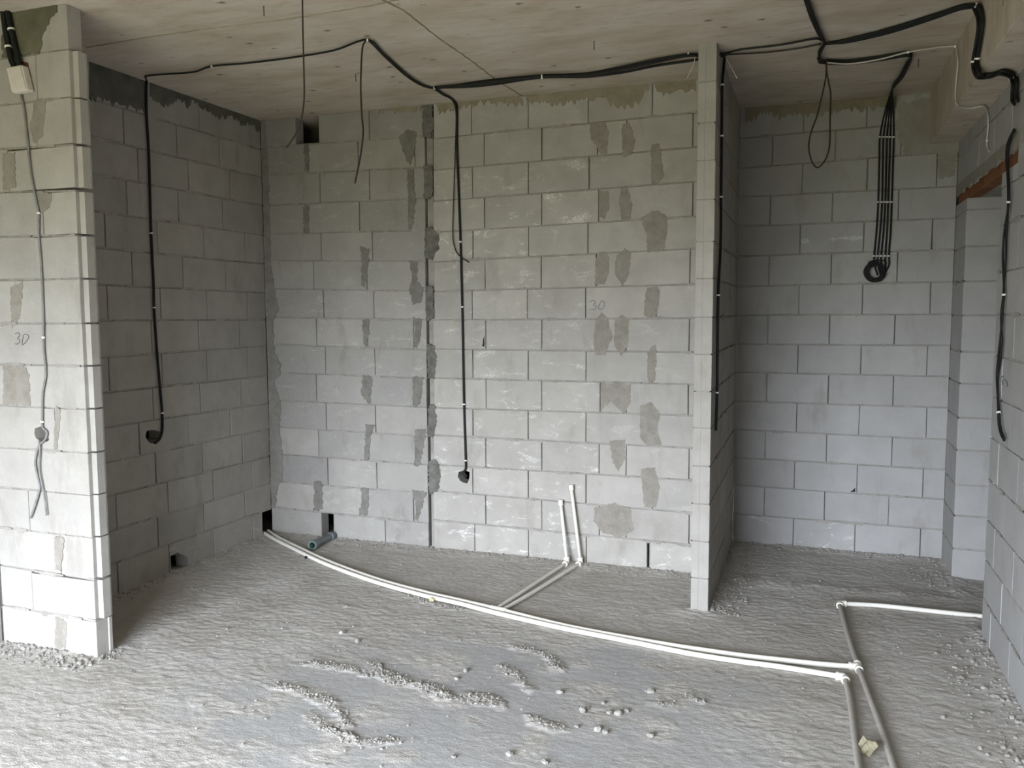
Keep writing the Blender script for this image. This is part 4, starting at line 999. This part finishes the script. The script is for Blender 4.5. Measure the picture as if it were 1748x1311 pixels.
# ------------------------------------------------------------------ mortar patches on the walls
WALLS = {'C': wb, 'A': wa, 'E': we, 'B': wl}
for key, poly, t in DATA['SM']:
    P = PLANES[key]
    smear(WALLS[key], P, poly, SME[t], th={'m': .002, 'b': .003, 'd': .004, 'c': .005, 'e': .002, 'n': .0025, 'k': .0022, 'f': .004, 'o': .004}[t], amp={'m': .005, 'b': .004, 'd': .008, 'c': .007, 'e': .01, 'n': .008, 'k': .006, 'f': .01, 'o': .01}[t], fringe=(t in 'bf'))

# pencil marks
for key, w in (('n30', wb), ('n3D', wa), ('nG', wr)):
    bm = bmesh.new()
    n = {'n30': Vector((0, -.0006, 0)), 'n3D': Vector((0, -.0006, 0)), 'nG': Vector((-.0006, 0, 0))}[key]
    for st in DATA['marks'][key]:
        tube_bm(bm, [p + n for p in catmull(st, 5)], .0016, 5)
    from_bm('pencil_mark', bm, M_PENCIL, w)

# ------------------------------------------------------------------ cables
def J(*ks):
    out = []
    for k in ks:
        out += list(k if isinstance(k, list) else PT[k])
    return out
def at(k, i): return PT[k][i]

cable(PT['dropB'], .0078, M_BLACK, 'black conduit clipped down the shaded alcove wall to the ragged socket hole',
      [at('dropB', 3), at('dropB', 5), at('dropB', 8)], None, 'conduit', 'conduit')
cable(J([at('dropB', 0)], 'ceilB', PT['c1'][1:], PT['bund1'][1:], PT['r1'][2:]), .0052, M_BLACK,
      'dark cable clipped along the ceiling from the alcove wall to the narrow partition', [at('ceilB', 2), at('ceilB', 6), at('bund1', 3), at('bund1', 7)])
cable(PT['bund4'], .0075, M_BLACK, 'thickest black cable in the middle of the ceiling bundle left of the partition', [at('bund4', 3)])
cable(J(PT['hangB'][::-1], PT['c2'][1:], PT['bund2'][1:], PT['r2'][1:]), .0046, M_BROWN,
      'thin dark cable with a loose end hanging from the ceiling clip', [at('c2', 4), at('bund2', 3)])
cable(J(PT['dropC'][::-1], PT['ctoC'][::-1], PT['bund3'][1:]), .0078, M_BLACK,
      'black cable dropping down the back wall to the ragged socket hole',
      [at('dropC', 4), at('dropC', 5), at('dropC', 6), at('dropC', 7), at('ctoC', 0), at('bund3', 3)])
cable(J(PT['ctoC'], PT['dropC2'][1:]), .0035, M_BROWN,
      'thin dark cable beside the back wall drop, ending in a hooked tail')
cable(PT['hangL'], .0034, M_BROWN, 'thin dark wire hanging free from the ceiling left of centre, curling at its tip')
cable(PT['D1'], .0075, M_BLACK, 'black cable clipped down the shaded side of the narrow partition', [at('D1', 2), at('D1', 3), at('D1', 4), at('D1', 6), at('D1', 7)])

names5 = ['outermost left of the five parallel black cables above the coil', 'second from left of the five parallel black cables above the coil',
          'middle one of the five parallel black cables above the coil', 'second from right of the five parallel black cables above the coil',
          'outermost right of the five parallel black cables above the coil']
for i in range(5):
    five = PT['five'][i]
    low = PT['low'][i % 3]
    dv = Vector((0, .012 * (i // 3), -.010 * (i // 3)))
    lowp = [tuple(Vector(p) + dv) for p in low]
    start = PT['top%d' % i][:-1] if i < 3 else []
    cable(list(start) + lowp + five[1:], .0056, M_BLACK, names5[i], [five[2], five[4], five[6]], 'black cables above the coil')
lab3 = ['upper', 'middle', 'lower']
for i in range(3):
    b = PT['rbeam%d' % (i % 2)]; s = PT['rsoff%d' % (i % 2)]; w = PT['rwall%d' % (i % 2)]
    dv = Vector((-.010, .008, -.010)) * (1 if i == 2 else 0)
    pts = list(PT['right%d' % i]) + [tuple(Vector(p) + dv) for p in b + s + w]
    cable(pts, .0075, M_BLACK, '%s strand of the thick black cable bundle stepping over the ceiling beam' % lab3[i],
          [PT['right%d' % i][5], pts[10], pts[-5]], 'cable bundle over the beam')
cable(J('whiteceil', 'whitebeam', 'whitesoff', 'whitewall'), .0042, M_WHITEC,
      'white cable running along the ceiling and down over the beam onto the right wall', [at('whiteceil', 3), at('whiteceil', 5), at('whitewall', 3)])
cable(PT['loop'], .0042, M_BROWN, 'dark cable hanging from the ceiling in a long teardrop loop')
cable(PT['A1'], .0125, M_BLACK, 'left of two thick black conduits entering the white junction box', [at('A1', 3)], 'conduits into the junction box', 'conduit', 'conduit')
cable(PT['A2'], .0125, M_BLACK, 'right of two thick black conduits entering the white junction box', [at('A2', 2)], 'conduits into the junction box', 'conduit', 'conduit')
cable(PT['Aw'], .0052, M_GREYC, 'grey cable hanging from the junction box past the socket hole of the bright wall stub', [at('Aw', 6), at('Aw', 10), at('Aw', 14)])
cable(PT['Aw2'], .0042, M_GREYC, 'short grey cable tail hanging out of the socket hole in the wall stub')
cable(PT['G1'], .0050, M_BLACK, 'left strand of the black cable pair running down the right wall beside the doorway', [at('G1', 5), at('G1', 9), at('G1', 14)], 'cable pair on the right wall')
cable(PT['G2'], .0050, M_BLACK, 'right strand of the black cable pair running down the right wall beside the doorway', [at('G2', 5), at('G2', 9), at('G2', 14)], 'cable pair on the right wall')

ties = [o for o in COL.objects if o.name.startswith('electrical_cable') and o.get('label', '').startswith('dark cable clipped')]
for k in ('tie1', 'tie2'): tube('tie_tail', PT[k], .0016, M_CLIP, ties[0], 5)

# coil of spare cable
c = Vector(DATA['coil'])
bm = bmesh.new()
pts = []
for i in range(24 * 7 + 1):
    a = 2 * math.pi * i / 24
    turn = i / 24
    rr = .040 + .0085 * (turn % 3) + random.uniform(-.0015, .0015)
    pts.append(c + Vector((rr * math.cos(a), -.010 - .011 * (turn // 3) + random.uniform(-.002, .002), rr * math.sin(a))))
tube_bm(bm, pts, .0066, 8)
coil = from_bm('cable_coil', bm, M_BLACK, smooth=True)
tag(coil, 'small wound coil of spare black cable on the far right wall', 'cable coil')
bm = bmesh.new()
tube_bm(bm, catmull([c + Vector(v) for v in ((-.045, -.012, .03), (-.035, -.014, .062), (.0, -.015, .072), (.05, -.014, .070), (.068, -.012, .05))], 6), .0045, 8)
from_bm('tail', bm, M_BLACK, coil, smooth=True)

# junction box on the wall stub
q = [Vector(p) for p in DATA['box']]
bm = bmesh.new()
nrm = Vector((0, -1, 0))
b0 = [bm.verts.new(p + Vector((0, .028, 0))) for p in q]
b1 = [bm.verts.new(p - Vector((0, .012, 0))) for p in q]
bm.faces.new(b0); bm.faces.new(b1[::-1])
for i in range(4): bm.faces.new((b0[i], b0[(i + 1) % 4], b1[(i + 1) % 4], b1[i]))
bmesh.ops.bevel(bm, geom=list(bm.edges), offset=.008, segments=3, affect='EDGES', profile=.5)
jb = from_bm('junction_box', bm, M_BOX, smooth=False)
tag(jb, 'tilted white plastic junction box high on the wall stub', 'junction box')
ctr = sum(q, Vector()) / 4
bm = bmesh.new()
ins = [ctr + (p - ctr) * .90 for p in q]
b0 = [bm.verts.new(p - Vector((0, .011, 0))) for p in ins]
b1 = [bm.verts.new(p - Vector((0, .016, 0))) for p in ins]
bm.faces.new(b0); bm.faces.new(b1[::-1])
for i in range(4): bm.faces.new((b0[i], b0[(i + 1) % 4], b1[(i + 1) % 4], b1[i]))
bmesh.ops.bevel(bm, geom=list(bm.edges), offset=.003, segments=2, affect='EDGES', profile=.5)
from_bm('lid', bm, M_BOX, jb)
smear(wa, PLA, DATA['chase'], M_CHASE, th=.003, amp=.006, name='chased_recess')

# ------------------------------------------------------------------ pipes on the floor
RP = .0125
def ring(parent, pts, q, r, w, mat, name):
    return clip_at(parent, pts, q, r, w, mat, name)
def pipe(parent, pts, mat, name='pipe', r=RP, per=6):
    cp = catmull(pts, per)
    bm = bmesh.new()
    tube_bm(bm, cp, r, 12)
    return from_bm(name, bm, mat, parent, smooth=True), cp
def elbow(parent, a, corner, b, mat, name='elbow'):
    a, corner, b = Vector(a), Vector(corner), Vector(b)
    u, v = (a - corner).normalized(), (b - corner).normalized()
    bm = bmesh.new()
    L = .034
    tube_bm(bm, [corner + u * L, corner + u * .012, corner + (u + v) * .003, corner + v * .012, corner + v * L], RP + .0045, 12)
    for d in (u, v):
        tube_bm(bm, [corner + d * (L - .008), corner + d * (L + .003)], RP + .0065, 12)
    return from_bm(name, bm, mat, parent, smooth=False)

def empty(name, loc):
    o = bpy.data.objects.new(name, None)
    COL.objects.link(o)
    o.location = loc
    o.empty_display_size = .05
    return o
def root_fix(root):
    for o in root.children:
        o.matrix_parent_inverse = Matrix.Translation(root.location).inverted()
        for c_ in o.children: pass

def lift(k, dz=0.): return [tuple(Vector(p) + Vector((0, 0, dz))) for p in PT[k]]
rootF = empty('water_pipe', PT['pf'][-1])
pf = PT['pf'] + [PT['pf2'][0]]
cornerF = Vector(PT['pf'][-1]).lerp(Vector(PT['pf2'][0]), .5)
pipe(rootF, PT['pf'][:-1] + [tuple(cornerF)], M_PIPE)
pipe(rootF, [tuple(cornerF)] + PT['pf2'][1:], M_PIPEG)
elbow(rootF, PT['pf'][-2], cornerF, PT['pf2'][1], M_PIPE)
rb = Vector(PT['br1'][-1])
pipe(rootF, [PT['br1'][0], PT['br1'][1], tuple(rb)], M_PIPE, 'branch', RP * .85)
pipe(rootF, [tuple(rb), PT['ris1'][1]], M_PIPE, 'riser', RP * .85)
elbow(rootF, PT['br1'][1], rb, PT['ris1'][1], M_PIPE)
top1 = Vector(PT['ris1'][1]); d1 = (top1 - rb).normalized()
bm = bmesh.new(); tube_bm(bm, [top1 - d1 * .020, top1 + d1 * .012], RP + .003, 12); from_bm('end_cap', bm, M_PIPE, rootF)
bm = bmesh.new(); t0 = Vector(PT['br1'][0]); tube_bm(bm, [t0 - Vector((.03, -.008, 0)), t0 + Vector((.03, -.008, 0))], RP + .005, 12); from_bm('tee', bm, M_PIPE, rootF)
tag(rootF, 'front one of two white water pipes curving across the floor to the nearer elbow', 'pipe', 'white water pipes on the floor')

rootB = empty('water_pipe', PT['pb'][-1])
teeB = Vector(PT['pr1'][0]).lerp(Vector(PT['pb2'][0]), .5)
cornR = Vector(PT['pr1'][-1]).lerp(Vector(PT['pr2'][0]), .35)
pipe(rootB, PT['pb'][:-1] + [tuple(teeB)], M_PIPE)
pipe(rootB, [tuple(teeB)] + PT['pb2'][1:], M_PIPEG)
pipe(rootB, [tuple(teeB), PT['pr1'][1], tuple(cornR)], M_PIPEG)
pr2 = PT['pr2'][1:]
ext = Vector(pr2[-1]) + (Vector(pr2[-1]) - Vector(pr2[-2])).normalized() * .55
pipe(rootB, [tuple(cornR)] + pr2 + [tuple(ext)], M_PIPE)
elbow(rootB, PT['pr1'][1], cornR, pr2[0], M_PIPE)
elbow(rootB, PT['pb2'][1], teeB, PT['pr1'][1], M_PIPE, 'tee')
bm = bmesh.new(); u = (Vector(PT['pb'][-2]) - teeB).normalized()
tube_bm(bm, [teeB, teeB + u * .036], RP + .0045, 12); tube_bm(bm, [teeB + u * .028, teeB + u * .039], RP + .0065, 12); from_bm('tee_socket', bm, M_PIPE, rootB)
rb2 = Vector(PT['br2'][-1])
pipe(rootB, [PT['br2'][0], PT['br2'][1], tuple(rb2)], M_PIPE, 'branch', RP * .85)
pipe(rootB, [tuple(rb2), PT['ris2'][1]], M_PIPE, 'riser', RP * .85)
elbow(rootB, PT['br2'][1], rb2, PT['ris2'][1], M_PIPE)
top2 = Vector(PT['ris2'][1]); d2 = (top2 - rb2).normalized()
bm = bmesh.new(); tube_bm(bm, [top2 - d2 * .020, top2 + d2 * .012], RP + .003, 12); from_bm('end_cap', bm, M_PIPE, rootB)
bm = bmesh.new(); t0 = Vector(PT['br2'][0]); tube_bm(bm, [t0 - Vector((.03, -.008, 0)), t0 + Vector((.03, -.008, 0))], RP + .005, 12); from_bm('tee', bm, M_PIPE, rootB)
tag(rootB, 'rear one of two white water pipes, with the tee and an arm through the doorway', 'pipe', 'white water pipes on the floor')
for r in (rootF, rootB): root_fix(r)

# drain pipe poking out of the back wall
a, b = Vector(PT['drain'][0]), Vector(PT['drain'][1])
t = (b - a).normalized()
rd = .0245
bm = bmesh.new()
n = 20
def circ(c_, r_):
    x = t.orthogonal().normalized(); y = t.cross(x)
    return [bm.verts.new(c_ + (x * math.cos(2 * math.pi * k / n) + y * math.sin(2 * math.pi * k / n)) * r_) for k in range(n)]
prof = [(a + t * .05, .021), (a + t * .012, .0215), (a, .023), (a, .0315), (a + t * .004, .033), (a + t * .050, .033), (a + t * .056, rd + .003), (a + t * .064, rd), (b - t * .09, rd), (b - t * .085, .032), (b - t * .045, .032), (b - t * .04, rd), (b, rd)]
rings = [circ(c_, r_) for c_, r_ in prof]
for A, B_ in zip(rings, rings[1:]):
    for k in range(n): bm.faces.new((A[k], A[(k + 1) % n], B_[(k + 1) % n], B_[k]))
bm.faces.new(rings[0]); bm.faces.new(rings[-1])
drain = from_bm('drain_pipe', bm, M_DRAIN, smooth=False)
tag(drain, 'short grey drain pipe with a green sealed mouth poking out of the back wall', 'pipe')
bm = bmesh.new()
rs = [circ(a - t * .002, .0285), circ(a - t * .002, .0225), circ(a + t * .02, .0215), circ(a + t * .02, .0225)]
for A, B_ in zip(rs, rs[1:]):
    for k in range(n): bm.faces.new((A[k], A[(k + 1) % n], B_[(k + 1) % n], B_[k]))
from_bm('seal', bm, M_SEAL, drain)
bm = bmesh.new()
bm.faces.new(circ(a + t * .03, .0213))
from_bm('dark_bore', bm, M_BLACKIN, drain)

# crumpled scrap and foam bit
pp = Vector(DATA['paper']) + Vector((-.035, -.012, 0))
bm = bmesh.new()
g = [[None] * 6 for _ in range(9)]
for i in range(9):
    for j in range(6):
        x, y = (i - 4) * .0105, (j - 2.5) * .0125
        z = .040 - .007 * abs(i - 5) + .004 * math.sin(j * 1.9 + i) + (.006 if j % 2 else 0)
        g[i][j] = bm.verts.new(pp + Vector((x * math.cos(.9) - y * math.sin(.9), x * math.sin(.9) + y * math.cos(.9), max(z, .010))))
for i in range(8):
    for j in range(5): bm.faces.new((g[i][j], g[i + 1][j], g[i + 1][j + 1], g[i][j + 1]))
sc = bmesh.ops.solidify(bm, geom=list(bm.faces), thickness=.002)
tag(from_bm('paper_scrap', bm, M_PAPER), 'crumpled pale yellow scrap of paper between the pipes at the bottom edge', 'scrap')
q = DATA['lumps'][13]
bm = bmesh.new()
rock_bm(bm, (q[0], q[1] - .01, .011), .018, 2)
tag(from_bm('foam_scrap', bm, M_FOAM), 'small yellow lump of foam beside the white water pipe', 'scrap')
q = DATA['lumps'][23]
bm = bmesh.new()
rock_bm(bm, (q[0], q[1], .008), .015, 1)
tag(from_bm('dark_stone', bm, M_BLACK), 'small dark chip lying in front of the white pipe near the drain', 'stone')

for o, l, c in ((floor, 'rough grey screed floor littered with mortar crumbs', 'floor'), (ceiling, 'stained beige cast concrete ceiling with a downstand beam at right', 'ceiling'),
             (wb, 'back wall of grey concrete blocks with mortar patches and a vertical slot', 'wall'), (wl, 'shaded block wall of the left alcove', 'wall'),
             (wa, 'bright block wall stub at the left edge with tongued block ends', 'wall'), (wd, 'narrow block partition standing end-on right of centre', 'wall'),
             (we, 'far block wall of the right niche, coloured with bluish light, behind the five cables', 'wall'), (wr, 'right block wall with the doorway and red-brown lintel board', 'wall')):
    o['label'] = l
    o['category'] = c
